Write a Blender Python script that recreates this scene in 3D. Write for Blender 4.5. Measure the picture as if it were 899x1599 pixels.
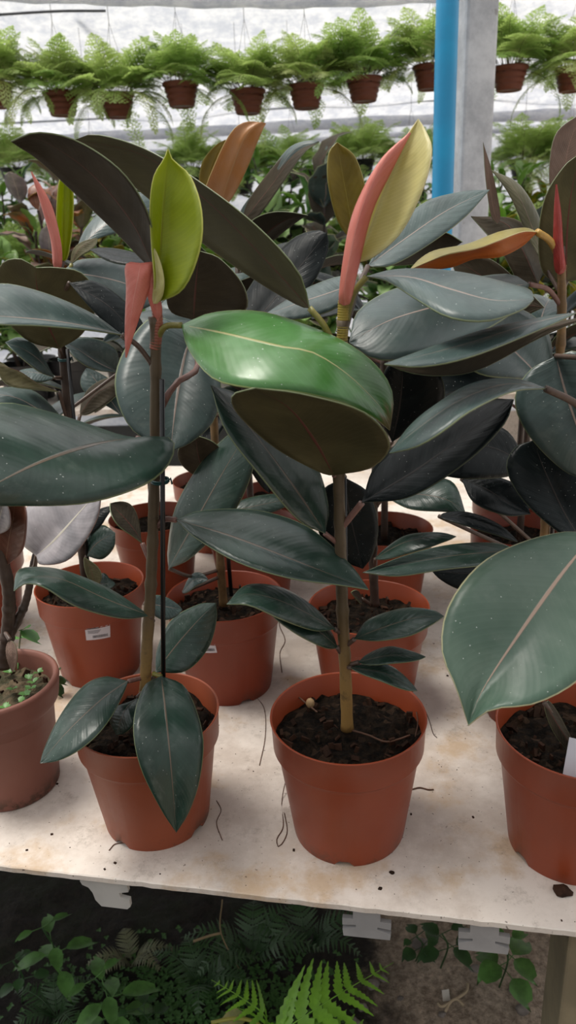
import bpy, bmesh, math, random
from mathutils import Vector, Matrix, Euler, noise
random.seed(7)
S = bpy.context.scene
COL = S.collection
for o in list(bpy.data.objects): bpy.data.objects.remove(o)

# ---------------------------------------------------------------- camera
CAM = Vector((0, 0, 1.341))
FPX = 1185.0
RC = Matrix.Rotation(math.radians(70), 3, 'X') @ Matrix.Rotation(math.radians(-2.2), 3, 'Z')
cd = bpy.data.cameras.new('camera'); cam = bpy.data.objects.new('camera', cd); COL.objects.link(cam)
cd.sensor_fit = 'VERTICAL'; cd.sensor_height = 36; cd.lens = FPX / 1599 * 36
cam.matrix_world = Matrix.Translation(CAM) @ RC.to_4x4()
cd.clip_start = .02
cd.dof.use_dof = True; cd.dof.focus_distance = .82; cd.dof.aperture_fstop = 9.0
S.camera = cam

# ---------------------------------------------------------------- world, sun, exposure
w = bpy.data.worlds.new('World'); S.world = w; w.use_nodes = True
nt = w.node_tree; bg = nt.nodes['Background']
# hazy bright sky, brightest high up beyond the back of the house
tc = nt.nodes.new('ShaderNodeTexCoord'); vd = nt.nodes.new('ShaderNodeVectorMath'); vd.operation = 'DOT_PRODUCT'
vd.inputs[1].default_value = Vector((-.1, .62, .78)).normalized()
cr = nt.nodes.new('ShaderNodeValToRGB'); mr = nt.nodes.new('ShaderNodeMapRange'); mr.inputs[1].default_value = -1; mr.inputs[2].default_value = 1
nt.links.new(tc.outputs['Generated'], vd.inputs[0]); nt.links.new(vd.outputs['Value'], mr.inputs[0]); nt.links.new(mr.outputs[0], cr.inputs[0])
cr.color_ramp.elements[0].position = 0.25; cr.color_ramp.elements[0].color = (.27, .27, .27, 1)
cr.color_ramp.elements[1].position = .97; cr.color_ramp.elements[1].color = (1.0, 1.0, 1.0, 1)
wn = nt.nodes.new('ShaderNodeTexNoise'); wn.inputs['Scale'].default_value = 3.2; wn.inputs['Detail'].default_value = 3
nt.links.new(tc.outputs['Generated'], wn.inputs['Vector'])
wr = nt.nodes.new('ShaderNodeMapRange'); wr.inputs[1].default_value = .38; wr.inputs[2].default_value = .62; wr.inputs[3].default_value = .55; wr.inputs[4].default_value = 1.45
nt.links.new(wn.outputs['Fac'], wr.inputs[0])
wm = nt.nodes.new('ShaderNodeVectorMath'); wm.operation = 'SCALE'; nt.links.new(cr.outputs[0], wm.inputs[0]); nt.links.new(wr.outputs[0], wm.inputs['Scale'])
nt.links.new(wm.outputs[0], bg.inputs[0]); bg.inputs[1].default_value = 1.45
sd = bpy.data.lights.new('sun', 'SUN'); sun = bpy.data.objects.new('sun', sd); COL.objects.link(sun)
sd.energy = 3.0; sd.angle = math.radians(22); sd.color = (1, .95, .87)
sun.rotation_euler = Vector((.28, -.10, -1)).to_track_quat('-Z', 'Y').to_euler()
S.view_settings.view_transform = 'Standard'; S.view_settings.look = 'None'
S.view_settings.gamma = 1; S.view_settings.use_curve_mapping = False
S.view_settings.exposure = 0.0

# ---------------------------------------------------------------- helpers
def ray(px, py):
    return RC @ Vector(((px - 449.5) / FPX, -(py - 799.5) / FPX, -1))
def P(px, py, Y):
    d = ray(px, py); return CAM + d * (Y / d.y)
def PZ(px, py, z):
    d = ray(px, py); return CAM + d * ((z - CAM.z) / d.z)

def tag(o, label=None, cat=None, group=None, kind=None):
    if label: o['label'] = label
    if cat: o['category'] = cat
    if group: o['group'] = group
    if kind: o['kind'] = kind
    return o
def empty(name, loc, label, cat, group=None):
    o = bpy.data.objects.new(name, None); COL.objects.link(o); o.location = loc
    o.empty_display_size = .05
    return tag(o, label, cat, group)
WM = {}
def wmat(o):                       # world matrix without waiting for the depsgraph
    m = o.matrix_basis.copy()
    return wmat(o.parent) @ m if o.parent else m
def link(name, me, mats, parent=None, smooth=True, world=True):
    """mesh in world coordinates -> object; parented meshes are moved to the parent's frame"""
    for m in (mats if isinstance(mats, (list, tuple)) else [mats]): me.materials.append(m)
    o = bpy.data.objects.new(name, me); COL.objects.link(o)
    if smooth:
        for p in me.polygons: p.use_smooth = True
    if parent:
        o.parent = parent
        if world: me.transform(wmat(parent).inverted())
    return o
def bmobj(name, bm, mats, parent=None, smooth=True, world=True):
    me = bpy.data.meshes.new(name)
    bmesh.ops.recalc_face_normals(bm, faces=bm.faces)
    bm.to_mesh(me); bm.free()
    return link(name, me, mats, parent, smooth, world)

def spline(pts, n):
    """n+1 samples of a Catmull-Rom curve through pts (Vectors of any size), uniform in chord length"""
    pts = [Vector(p) for p in pts]
    if len(pts) == 2:
        return [pts[0].lerp(pts[1], i / n) for i in range(n + 1)]
    q = [pts[0] * 2 - pts[1]] + pts + [pts[-1] * 2 - pts[-2]]
    dense = []
    for i in range(1, len(q) - 2):
        a, b, c, d = q[i - 1:i + 3]
        for k in range(24):
            t = k / 24
            dense.append(.5 * ((2 * b) + (c - a) * t + (2 * a - 5 * b + 4 * c - d) * t * t + (3 * b - a - 3 * c + d) * t ** 3))
    dense.append(pts[-1])
    acc = [0]
    for i in range(1, len(dense)): acc.append(acc[-1] + (dense[i] - dense[i - 1]).length)
    out = []; j = 0
    for i in range(n + 1):
        s = acc[-1] * i / n
        while j < len(acc) - 2 and acc[j + 1] < s: j += 1
        seg = acc[j + 1] - acc[j]
        out.append(dense[j].lerp(dense[j + 1], 0 if seg < 1e-9 else (s - acc[j]) / seg))
    return out

def tube(bm, pts, rad, segs=8, cap=True, mi=0):
    n = len(pts); rings = []
    if not isinstance(rad, (list, tuple)): rad = [rad] * n
    up = Vector((0.123, 0.9, 0.31)).normalized()
    for i, p in enumerate(pts):
        t = (pts[min(i + 1, n - 1)] - pts[max(i - 1, 0)]).normalized()
        a = t.cross(up)
        if a.length < .05: a = t.cross(Vector((1, 0, 0)))
        a.normalize(); b = t.cross(a); up = b.cross(t) if False else up
        rings.append([bm.verts.new(p + (a * math.cos(2 * math.pi * k / segs) + b * math.sin(2 * math.pi * k / segs)) * rad[i]) for k in range(segs)])
    for i in range(n - 1):
        for k in range(segs):
            f = bm.faces.new((rings[i][k], rings[i][(k + 1) % segs], rings[i + 1][(k + 1) % segs], rings[i + 1][k])); f.material_index = mi
    if cap:
        for r in (rings[0], rings[-1]):
            try: bm.faces.new(r).material_index = mi
            except ValueError: pass
def box(bm, c, sx, sy, sz, M=None, mi=0, bevel=0):
    r = bmesh.ops.create_cube(bm, size=1)
    vs = r['verts']
    for v in vs:
        v.co = Vector((v.co.x * sx, v.co.y * sy, v.co.z * sz))
    if bevel:
        es = list({e for v in vs for e in v.link_edges})
        rr = bmesh.ops.bevel(bm, geom=es, offset=bevel, segments=2, affect='EDGES', profile=.6)
        vs = list({v for f in rr['faces'] for v in f.verts} | set(v for v in vs if v.is_valid))
    for v in vs:
        v.co = (M @ v.co if M else v.co) + Vector(c)
    for f in {f for v in vs for f in v.link_faces}: f.material_index = mi

# ---------------------------------------------------------------- materials
def newmat(name):
    m = bpy.data.materials.new(name); m.use_nodes = True
    n = m.node_tree.nodes; return m, n, m.node_tree.links, n['Principled BSDF']
def rgb(c): return (c[0], c[1], c[2], 1)
class NB:
    def __init__(s, m): s.n = m.node_tree.nodes; s.l = m.node_tree.links
    def math(s, op, a, b=None, c=None, clamp=False):
        x = s.n.new('ShaderNodeMath'); x.operation = op; x.use_clamp = clamp
        for i, v in enumerate((a, b, c)):
            if v is None: continue
            if isinstance(v, (int, float)): x.inputs[i].default_value = v
            else: s.l.new(v, x.inputs[i])
        return x.outputs[0]
    def mix(s, f, a, b):
        x = s.n.new('ShaderNodeMix'); x.data_type = 'RGBA'
        if isinstance(f, (int, float)): x.inputs[0].default_value = f
        else: s.l.new(f, x.inputs[0])
        for i, v in ((6, a), (7, b)):
            if isinstance(v, tuple): x.inputs[i].default_value = rgb(v)
            else: s.l.new(v, x.inputs[i])
        return x.outputs[2]
    def noise(s, scale, vec=None, detail=3, rough=.5):
        x = s.n.new('ShaderNodeTexNoise'); x.inputs['Scale'].default_value = scale
        x.inputs['Detail'].default_value = detail; x.inputs['Roughness'].default_value = rough
        if vec: s.l.new(vec, x.inputs['Vector'])
        return x.outputs['Fac']
    def ramp(s, v, lo, hi):
        x = s.n.new('ShaderNodeMapRange'); x.interpolation_type = 'SMOOTHSTEP'
        s.l.new(v, x.inputs[0]); x.inputs[1].default_value = lo; x.inputs[2].default_value = hi
        return x.outputs[0]
    def coord(s, which='Object'):
        x = s.n.new('ShaderNodeTexCoord'); return x.outputs[which]
    def bump(s, h, strength, dist, bsdf):
        x = s.n.new('ShaderNodeBump'); x.inputs['Strength'].default_value = strength; x.inputs['Distance'].default_value = dist
        s.l.new(h, x.inputs['Height']); s.l.new(x.outputs[0], bsdf.inputs['Normal'])

def simple(name, col, rough=.5, var=.15, scale=30, bump=0, bdist=.002, spec=.5, metal=0, col2=None, coord='Object', lo=.35, hi=.65):
    m, n, l, b = newmat(name); nb = NB(m)
    c = nb.coord(coord); f = nb.ramp(nb.noise(scale, c, 5, .6), lo, hi)
    c2 = col2 or tuple(x * (1 - var) for x in col)
    l.new(nb.mix(f, c2, col), b.inputs['Base Color'])
    b.inputs['Roughness'].default_value = rough; b.inputs['Specular IOR Level'].default_value = spec; b.inputs['Metallic'].default_value = metal
    if bump: nb.bump(nb.noise(scale * 1.5, c, 4, .6), bump, bdist, b)
    return m

def leafmat(name, col, rib, edge=(.15, .18, .09), rough=.3, spec=.5, dust=.25, col2=None, transl=0, tcol=None, vein=.07, coat=0, burn=False):
    m, n, l, b = newmat(name); nb = NB(m)
    uv = nb.coord('UV'); s = n.new('ShaderNodeSeparateXYZ'); l.new(uv, s.inputs[0])
    u, v = s.outputs[0], s.outputs[1]
    a = nb.math('ABSOLUTE', nb.math('MULTIPLY_ADD', u, 2, -1))
    oi = n.new('ShaderNodeObjectInfo')
    comb = n.new('ShaderNodeCombineXYZ'); l.new(nb.math('MULTIPLY', u, .45), comb.inputs[0]); l.new(v, comb.inputs[1])
    l.new(nb.math('MULTIPLY', oi.outputs['Random'], 40), comb.inputs[2])
    vec = comb.outputs[0]
    # blade colour, broad variation
    c2 = col2 or tuple(x * .62 for x in col)
    big = nb.ramp(nb.noise(3.5, vec, 4, .6), .3, .7)
    blade = nb.mix(big, c2, col)
    # fine side veins
    ph = nb.math('SUBTRACT', nb.math('MULTIPLY', v, 210), nb.math('MULTIPLY', a, 45))
    wv = nb.math('SINE', ph)
    wb = nb.math('SINE', nb.math('SUBTRACT', nb.math('MULTIPLY', v, 75), nb.math('MULTIPLY', a, 16)))
    blade = nb.mix(nb.math('MULTIPLY', nb.ramp(wv, .6, 1), vein), blade, tuple(min(1, x * 1.5 + .004) for x in col))
    if dust:
        d1 = nb.math('MULTIPLY', nb.ramp(nb.noise(9, vec, 6, .7), .5, .8), dust)
        blade = nb.mix(d1, blade, (.20, .23, .20))
        vo = n.new('ShaderNodeTexVoronoi'); vo.inputs['Scale'].default_value = 75; l.new(vec, vo.inputs['Vector'])
        cs = n.new('ShaderNodeSeparateXYZ'); l.new(vo.outputs['Color'], cs.inputs[0])
        spot = nb.math('MULTIPLY', nb.math('LESS_THAN', vo.outputs['Distance'], nb.math('MULTIPLY', cs.outputs[1], .17)), nb.math('GREATER_THAN', cs.outputs[0], .80))
        blade = nb.mix(nb.math('MULTIPLY', spot, .75), blade, (.55, .58, .55))
    if burn:   # scorched, dried patch at the tip
        bz = nb.math('MULTIPLY_ADD', nb.noise(14, vec, 4, .6), .22, v)
        blade = nb.mix(nb.math('MULTIPLY', nb.ramp(bz, .985, 1.06), .8), blade, (.16, .10, .045))
    wid = nb.math('MULTIPLY_ADD', v, -.035, .044)
    ribm = nb.math('SUBTRACT', 1, nb.ramp(nb.math('DIVIDE', a, wid), .55, 1.15))
    c = nb.mix(ribm, blade, rib)
    em = nb.ramp(a, .972, .99)
    c = nb.mix(em, c, edge)
    l.new(c, b.inputs['Base Color'])
    rr = nb.math('MULTIPLY_ADD', nb.noise(12, vec, 4, .6), .22, rough - .08)
    l.new(rr, b.inputs['Roughness']); b.inputs['Specular IOR Level'].default_value = spec
    if coat: b.inputs['Coat Weight'].default_value = coat; b.inputs['Coat Roughness'].default_value = .15
    h = nb.math('ADD', nb.math('MULTIPLY', wv, .05), nb.math('MULTIPLY', wb, .16))
    h = nb.math('ADD', h, nb.math('MULTIPLY', ribm, 1.2))
    h = nb.math('ADD', h, nb.math('MULTIPLY', nb.noise(5, vec, 2, .5), 4))
    nb.bump(h, .5, .0007, b)
    if transl:
        t = n.new('ShaderNodeBsdfTranslucent'); t.inputs[0].default_value = rgb(tcol or col)
        mx = n.new('ShaderNodeMixShader'); mx.inputs[0].default_value = transl
        l.new(b.outputs[0], mx.inputs[1]); l.new(t.outputs[0], mx.inputs[2])
        l.new(mx.outputs[0], n['Material Output'].inputs[0])
    return m

ML = {}
ML['dark'] = (leafmat('leaf_dark_top', (.019, .045, .032), (.12, .09, .065), rough=.30, dust=.22), leafmat('leaf_under', (.050, .040, .026), (.13, .035, .03), (.16, .16, .08), rough=.6, spec=.18, dust=0, vein=.10))
ML['ink'] = (leafmat('leaf_ink_top', (.0045, .0075, .008), (.026, .022, .020), (.05, .06, .04), rough=.34, dust=.03, vein=.05, spec=.16), ML['dark'][1])
ML['slate'] = (leafmat('leaf_slate_top', (.045, .075, .070), (.25, .19, .16), rough=.36, dust=.2), ML['dark'][1])
ML['green'] = (leafmat('leaf_green_top', (.075, .20, .060), (.30, .30, .13), (.25, .3, .1), rough=.32, dust=.12, col2=(.035, .125, .018), coat=.12, burn=True), ML['dark'][1])
ML['sage'] = (leafmat('leaf_sage_top', (.080, .125, .090), (.36, .25, .19), (.4, .38, .22), rough=.36, dust=.25, col2=(.045, .09, .06)), ML['dark'][1])
OL = leafmat('leaf_olive_under', (.10, .088, .040), (.13, .045, .035), (.2, .19, .1), rough=.58, spec=.2, dust=0, vein=.10, transl=.08, tcol=(.2, .2, .03))
ML['olive'] = (ML['dark'][0], OL)
ML['brown'] = (ML['dark'][0], leafmat('leaf_brown_under', (.047, .036, .021), (.09, .040, .03), (.15, .14, .09), rough=.6, spec=.18, dust=0, vein=.08))
ML['lime'] = (leafmat('leaf_lime_top', (.30, .34, .015), (.36, .36, .03), (.6, .58, .15), rough=.35, dust=0, transl=.45, tcol=(.45, .55, .02), vein=.2), leafmat('leaf_lime_under', (.30, .34, .012), (.24, .24, .01), (.6, .6, .12), rough=.4, dust=0, transl=.45, tcol=(.55, .58, .01), col2=(.22, .28, .01), vein=.2))
ML['cream'] = (leafmat('leaf_cream_top', (.62, .58, .27), (.66, .58, .36), (.7, .62, .35), rough=.38, dust=0, transl=.3, tcol=(.8, .74, .35), col2=(.52, .48, .18), vein=.15), leafmat('leaf_cream_under', (.68, .62, .30), (.76, .68, .42), (.75, .66, .40), rough=.4, dust=0, transl=.3, tcol=(.85, .78, .38), col2=(.58, .53, .22), vein=.18))
ML['gold'] = (leafmat('leaf_gold_top', (.24, .20, .02), (.3, .25, .05), (.35, .3, .08), rough=.4, dust=0, transl=.35, tcol=(.4, .3, .02)), leafmat('leaf_gold_under', (.24, .18, .02), (.34, .28, .06), (.3, .25, .06), rough=.42, dust=0, transl=.35, tcol=(.4, .3, .02)))
ML['orange'] = (leafmat('leaf_orange_top', (.36, .31, .09), (.5, .4, .15), (.5, .42, .2), rough=.35, dust=0, transl=.25, tcol=(.5, .3, .05)), leafmat('leaf_orange_under', (.45, .135, .025), (.55, .22, .05), (.4, .25, .08), rough=.4, dust=0, transl=.3, tcol=(.6, .2, .03), col2=(.36, .09, .02)))
ML['peach'] = (leafmat('leaf_peach_top', (.40, .17, .05), (.5, .25, .1), (.5, .35, .12), rough=.35, dust=0, transl=.2), leafmat('leaf_peach_under', (.52, .27, .13), (.58, .32, .14), (.5, .35, .12), rough=.35, dust=0, transl=.3, tcol=(.7, .34, .08), col2=(.52, .22, .06)))
ML['bronze'] = (leafmat('leaf_bronze_top', (.11, .10, .05), (.2, .13, .1), rough=.4, dust=0), leafmat('leaf_bronze_under', (.25, .16, .12), (.34, .2, .15), (.3, .2, .15), rough=.45, dust=0, transl=.15, vein=.5))
ML['mauve'] = (leafmat('leaf_mauve_top', (.34, .31, .32), (.50, .46, .38), (.3, .2, .18), rough=.36, dust=.1, col2=(.17, .16, .17), vein=.06), leafmat('leaf_mauve_under', (.14, .05, .028), (.2, .1, .06), (.3, .12, .1), rough=.4, dust=0))
ML['fresh'] = (leafmat('leaf_fresh_top', (.27, .45, .12), (.34, .5, .16), (.3, .45, .14), rough=.45, dust=0, transl=.45, tcol=(.5, .72, .16), col2=(.20, .36, .08)), leafmat('leaf_fresh_under', (.26, .42, .13), (.2, .3, .1), (.2, .3, .1), rough=.45, dust=0, transl=.3, tcol=(.25, .45, .05)))
ML['croton'] = (leafmat('leaf_croton_top', (.42, .12, .03), (.6, .35, .05), (.5, .3, .05), rough=.35, dust=0, col2=(.09, .10, .03), transl=.15), leafmat('leaf_croton_under', (.25, .10, .06), (.4, .2, .1), (.3, .15, .05), rough=.4, dust=0))
ML['yellow'] = (leafmat('leaf_yellow_top', (.55, .40, .03), (.6, .5, .1), (.5, .45, .05), rough=.35, dust=0, col2=(.20, .28, .03), transl=.2), ML['fresh'][1])
M_PINK = leafmat('sheath_pink', (.70, .24, .19), (.76, .32, .26), (.70, .30, .22), rough=.38, dust=0, transl=.2, tcol=(.8, .2, .12), col2=(.62, .17, .13), vein=.1)
M_RED = leafmat('sheath_red', (.42, .05, .04), (.5, .1, .08), (.5, .1, .08), rough=.38, dust=0, transl=.15, tcol=(.7, .1, .05), vein=.15)

def stemmat(name, low, high, z0, z1):
    m, n, l, b = newmat(name); nb = NB(m)
    g = n.new('ShaderNodeNewGeometry'); s = n.new('ShaderNodeSeparateXYZ'); l.new(g.outputs['Position'], s.inputs[0])
    f = nb.ramp(s.outputs['Z'], z0, z1)
    c = nb.mix(f, low, high)
    nz = nb.noise(90, nb.coord(), 5, .65)
    c = nb.mix(nb.math('MULTIPLY', nb.ramp(nz, .52, .72), .6), c, (.05, .035, .018))
    l.new(c, b.inputs['Base Color']); b.inputs['Roughness'].default_value = .55
    nb.bump(nz, .4, .001, b)
    return m
M_STEM = stemmat('stem_bark_to_green', (.30, .175, .05), (.082, .056, .028), .84, 1.0)
M_STEMY = stemmat('stem_green_tip', (.12, .085, .035), (.30, .22, .03), 1.05, 1.22)
M_STEMD = simple('stem_dark', (.060, .036, .024), .5, .4, 60)
M_STEMT = simple('stem_tan', (.21, .12, .045), .5, .4, 60)
M_PET = simple('petiole_brown', (.10, .062, .045), .42, .3, 80)
M_PETG = simple('petiole_green', (.20, .18, .035), .4, .3, 80)
M_PETR = simple('petiole_rosy', (.20, .10, .08), .42, .3, 80)
M_PETO = simple('petiole_gold', (.48, .28, .06), .4, .25, 80)
M_STAKE = simple('stake_black_plastic', (.006, .006, .007), .35, .2, 40)
M_TIE = simple('tie_green_wire', (.01, .06, .06), .4, .2, 40)

def potmat(name, col, dirty=.5, rough=.36):
    m, n, l, b = newmat(name); nb = NB(m)
    c0 = nb.coord()
    c = nb.mix(nb.ramp(nb.noise(9, c0, 4, .6), .3, .7), tuple(x * .88 for x in col), col)
    s = n.new('ShaderNodeSeparateXYZ'); l.new(c0, s.inputs[0])
    low = nb.math('SUBTRACT', 1, nb.ramp(s.outputs['Z'], .0, .028))
    dm = nb.math('MULTIPLY', nb.math('MULTIPLY', nb.ramp(nb.noise(45, c0, 5, .7), .48, .62), low), dirty)
    c = nb.mix(dm, c, (.05, .032, .018))
    sc = nb.math('MULTIPLY', nb.ramp(nb.noise(16, c0, 6, .75), .66, .78), .35 * dirty)
    c = nb.mix(sc, c, (.55, .40, .32))
    l.new(c, b.inputs['Base Color'])
    l.new(nb.math('MULTIPLY_ADD', nb.noise(30, c0, 4, .6), .2, rough - .1), b.inputs['Roughness'])
    b.inputs['Specular IOR Level'].default_value = .32
    nb.bump(nb.noise(60, c0, 3, .5), .08, .001, b)
    return m
M_POT = potmat('pot_terracotta_plastic', (.275, .050, .017))
M_POT2 = potmat('pot_terracotta_faded', (.275, .062, .024), .8, .45)
M_POT3 = potmat('pot_terracotta_red', (.225, .038, .014), .4)
M_POTO = potmat('pot_old_clay', (.21, .085, .062), .9, .55)
M_POTH = potmat('pot_hanging_brown', (.17, .050, .030), .2, .45)
M_POTB = simple('pot_black', (.012, .012, .014), .5)
m, n, l, b = newmat('potting_soil'); nb = NB(m); M_SOIL = m
c0 = nb.coord(); nz = nb.noise(120, c0, 6, .75)
c = nb.mix(nb.ramp(nz, .38, .66), (.004, .003, .002), (.030, .018, .010))
vo = n.new('ShaderNodeTexVoronoi'); vo.inputs['Scale'].default_value = 130; l.new(c0, vo.inputs['Vector'])
cs = n.new('ShaderNodeSeparateXYZ'); l.new(vo.outputs['Color'], cs.inputs[0])
c = nb.mix(nb.math('MULTIPLY', nb.ramp(cs.outputs[0], .80, .95), .6), c, (.085, .05, .03))
l.new(c, b.inputs['Base Color']); b.inputs['Roughness'].default_value = .85; b.inputs['Specular IOR Level'].default_value = .15
nb.bump(nz, 1, .008, b)
M_SOILM = simple('soil_mossy', (.11, .075, .04), .9, .4, 60, 1, .006, col2=(.035, .032, .012))
M_CHIP = simple('bark_chip', (.05, .024, .014), .8, .6, 50, spec=.15)
M_ROOT = simple('root_fine', (.12, .055, .03), .7, .3, 60)
M_LABEL = simple('label_white', (.62, .61, .66), .5, .06, 20)
M_INK = simple('label_print', (.10, .10, .12), .6)
M_WEED = simple('weed_green', (.085, .21, .045), .45, .4, 40)
M_WEEDD = simple('weed_dark', (.030, .085, .022), .5, .4, 40)
M_METALGREY = simple('joist_grey_plastic', (.36, .35, .35), .55, .25, 14, .3, .001)
M_METALPALE = simple('joist_pale_plastic', (.48, .46, .43), .55, .2, 14, .3, .001)

# ---------------------------------------------------------------- leaf builder
NT = 22; NS = 5
def sheet(bm, uvl, G, thick, mats_i=(0, 1)):
    """closed thin blade from a grid of points G[t][s]; material 0 on top, 1 beneath"""
    nt_, ns_ = len(G), len(G[0])
    N = []
    for i in range(nt_):
        row = []
        for j in range(ns_):
            dt = G[min(i + 1, nt_ - 1)][j] - G[max(i - 1, 0)][j]
            ds = G[i][min(j + 1, ns_ - 1)] - G[i][max(j - 1, 0)]
            row.append(ds.cross(dt))
        N.append(row)
    for j in range(ns_):
        for i in (0, nt_ - 1):
            if N[i][j].length < 1e-9: N[i][j] = N[1 if i == 0 else nt_ - 2][j].copy()
    for r in N:
        for k in range(len(r)):
            r[k] = r[k].normalized() if r[k].length > 1e-12 else Vector((0, 0, 1))
    def mk(sg):
        return [[bm.verts.new(G[i][j] + N[i][j] * sg * thick * .5) for j in range(ns_)] for i in range(nt_)]
    T, B = mk(1), mk(-1)
    def face(vs, uvs, mi):
        try: f = bm.faces.new(vs)
        except ValueError: return
        f.material_index = mi; f.smooth = True
        for lp, q in zip(f.loops, uvs): lp[uvl].uv = q
    U = lambda i, j: (j / (ns_ - 1), i / (nt_ - 1))
    for i in range(nt_ - 1):
        for j in range(ns_ - 1):
            ids = [(i, j), (i, j + 1), (i + 1, j + 1), (i + 1, j)]
            face([T[a][b_] for a, b_ in ids], [U(a, b_) for a, b_ in ids], mats_i[0])
            ids = ids[::-1]
            face([B[a][b_] for a, b_ in ids], [U(a, b_) for a, b_ in ids], mats_i[1])
        for j in (0, ns_ - 1):
            vs = [T[i][j], T[i + 1][j], B[i + 1][j], B[i][j]]
            face(vs if j == 0 else vs[::-1], [(0, .5)] * 4, mats_i[0])
    for i in (0, nt_ - 1):
        for j in range(ns_ - 1):
            vs = [T[i][j], T[i][j + 1], B[i][j + 1], B[i][j]]
            face(vs[::-1] if i == 0 else vs, [(0, .5)] * 4, mats_i[0])

def outline(sp, edge, n):
    """edge curve of the blade: one point = widest place with an elliptic taper, several points = traced"""
    if len(edge) > 1:
        return spline([sp[0]] + edge + [sp[-1]], n)
    e = edge[0]
    k = min(range(n + 1), key=lambda i: (sp[i] - e).length)
    k = max(3, min(n - 3, k))
    tm = k / n; off = e - sp[k]
    tan = lambda i: (sp[min(i + 1, n)] - sp[max(i - 1, 0)]).normalized()
    out = []; t0 = tan(k)
    for i in range(n + 1):
        t = i / n; a = math.log(.5) / math.log(tm)
        x = t ** a; wd = max(0.0, math.sin(math.pi * x)) ** .72
        if t > .93: wd *= .75 + .25 * (1 - t) / .07
        q = t0.rotation_difference(tan(i))
        out.append(sp[i] + (q @ off) * wd)
    return out

def blade(name, parent, mats, face, sp, e1, e2, thick=.0011, bow=.07, ripple=.0, dome=.0):
    sp = spline(sp, NT); A = outline(sp, e1, NT); B = outline(sp, e2, NT)
    mid = NT // 2; vote = 0
    for i in range(3, NT - 2):
        E_A = sp[i] if face.endswith('1') else B[i]; nrm = (E_A - A[i]).cross(sp[i + 1] - sp[i - 1])
        v = CAM - sp[i]; vote += nrm.normalized().dot(v.normalized()) * (B[i] - A[i]).length if nrm.length > 0 else 0
    if (vote > 0) != face.startswith('top'): A, B = B, A
    G = []
    for i in range(NT + 1):
        row = []; t = i / NT
        nrm = (B[i] - A[i]).cross(sp[min(i + 1, NT)] - sp[max(i - 1, 0)])
        nrm = nrm.normalized() if nrm.length > 1e-12 else Vector((0, 0, 1))
        for j in range(-NS, NS + 1):
            s = j / NS
            e = A[i] if s < 0 else B[i]
            p = sp[i].lerp(e, abs(s))
            hw = (e - sp[i]).length
            p = p + nrm * hw * (dome * (1 - s * s) + bow * math.sin(math.pi * abs(s)) + ripple * math.sin(t * 38 + s * 2) * abs(s) ** 2)
            row.append(p)
        G.append(row)
    bm = bmesh.new(); uvl = bm.loops.layers.uv.new('UVMap')
    sheet(bm, uvl, G, thick)
    me = bpy.data.meshes.new(name); bm.to_mesh(me); bm.free()
    o = link(name, me, list(mats), None, smooth=True)
    # origin at the blade's base, then parent
    o.data.transform(Matrix.Translation(-sp[0])); o.location = sp[0]
    if parent:
        o.parent = parent; o.location = wmat(parent).inverted() @ sp[0]
    return o

class Plant:
    """a potted plant: Empty at the pot's base; image points are given with a depth offset from the plant's own depth"""
    def __init__(s, name, label, cat, base, group=None):
        s.root = empty(name, base, label, cat, group); s.Y = base.y; s.base = Vector(base)
    def pt(s, p): return P(p[0], p[1], s.Y + (p[2] if len(p) > 2 else 0))
    def pts(s, q): return [s.pt(p) for p in q]
    def leaf(s, kind, face, sp, e1, e2, pet=None, label=None, petmat=None, r=.0026, bow=.07, ripple=0):
        o = blade('leaf', s.root, ML[kind], face, s.pts(sp), s.pts(e1), s.pts(e2), bow=bow, ripple=ripple)
        if label: o['label'] = label
        if pet:
            pp = spline(s.pts(pet) + [s.pt(sp[0])], 10)
            bm = bmesh.new(); tube(bm, pp, [r * 1.25 if i == 0 else r for i in range(11)], 8)
            bmobj('petiole', bm, petmat or M_PET, o)
        return o
    def sheath(s, sp, e1, e2, mat=None, name='bud_sheath', label='pink bud sheath', bow=.5, dome=None):
        mm = mat or M_PINK
        o = blade(name, s.root, (mm, mm), 'top', s.pts(sp), s.pts(e1), s.pts(e2), thick=.002, bow=0, dome=bow if dome is None else dome)
        o['label'] = label; return o
    def stem(s, pts, r0, r1, mat, nodes=0, name='stem'):
        q = spline(s.pts(pts), 60); n = len(q)
        rad = []
        for i in range(n):
            t = i / (n - 1); r = r0 + (r1 - r0) * t
            if nodes:
                x = t * nodes; d = abs(x - round(x))
                r *= 1 + .16 * math.exp(-(d / .07) ** 2)
            rad.append(r * (1 + .04 * math.sin(i * 1.7)))
        bm = bmesh.new(); tube(bm, q, rad, 12)
        return bmobj(name, bm, mat, s.root)
    def stake(s, a, b, r=.0026):
        bm = bmesh.new(); tube(bm, [s.pt(a), s.pt(a).lerp(s.pt(b), .5), s.pt(b)], r, 8)
        return bmobj('stake', bm, M_STAKE, s.root)
    def tie(s, p, r=.0065):
        c = s.pt(p); bm = bmesh.new()
        for k in range(2):
            tube(bm, [c + Vector((math.cos(a) * r * 1.3, math.sin(a) * r, .002 * k + .001 * math.sin(a))) for a in [i * math.pi / 8 for i in range(17)]], .0012, 6)
        tube(bm, [c + Vector((r * 1.2, -.002, 0)), c + Vector((r * 1.7, -.003, .004)), c + Vector((r * 1.9, -.004, -.002))], .001, 6)
        return bmobj('tie', bm, M_TIE, s.root)

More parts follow.
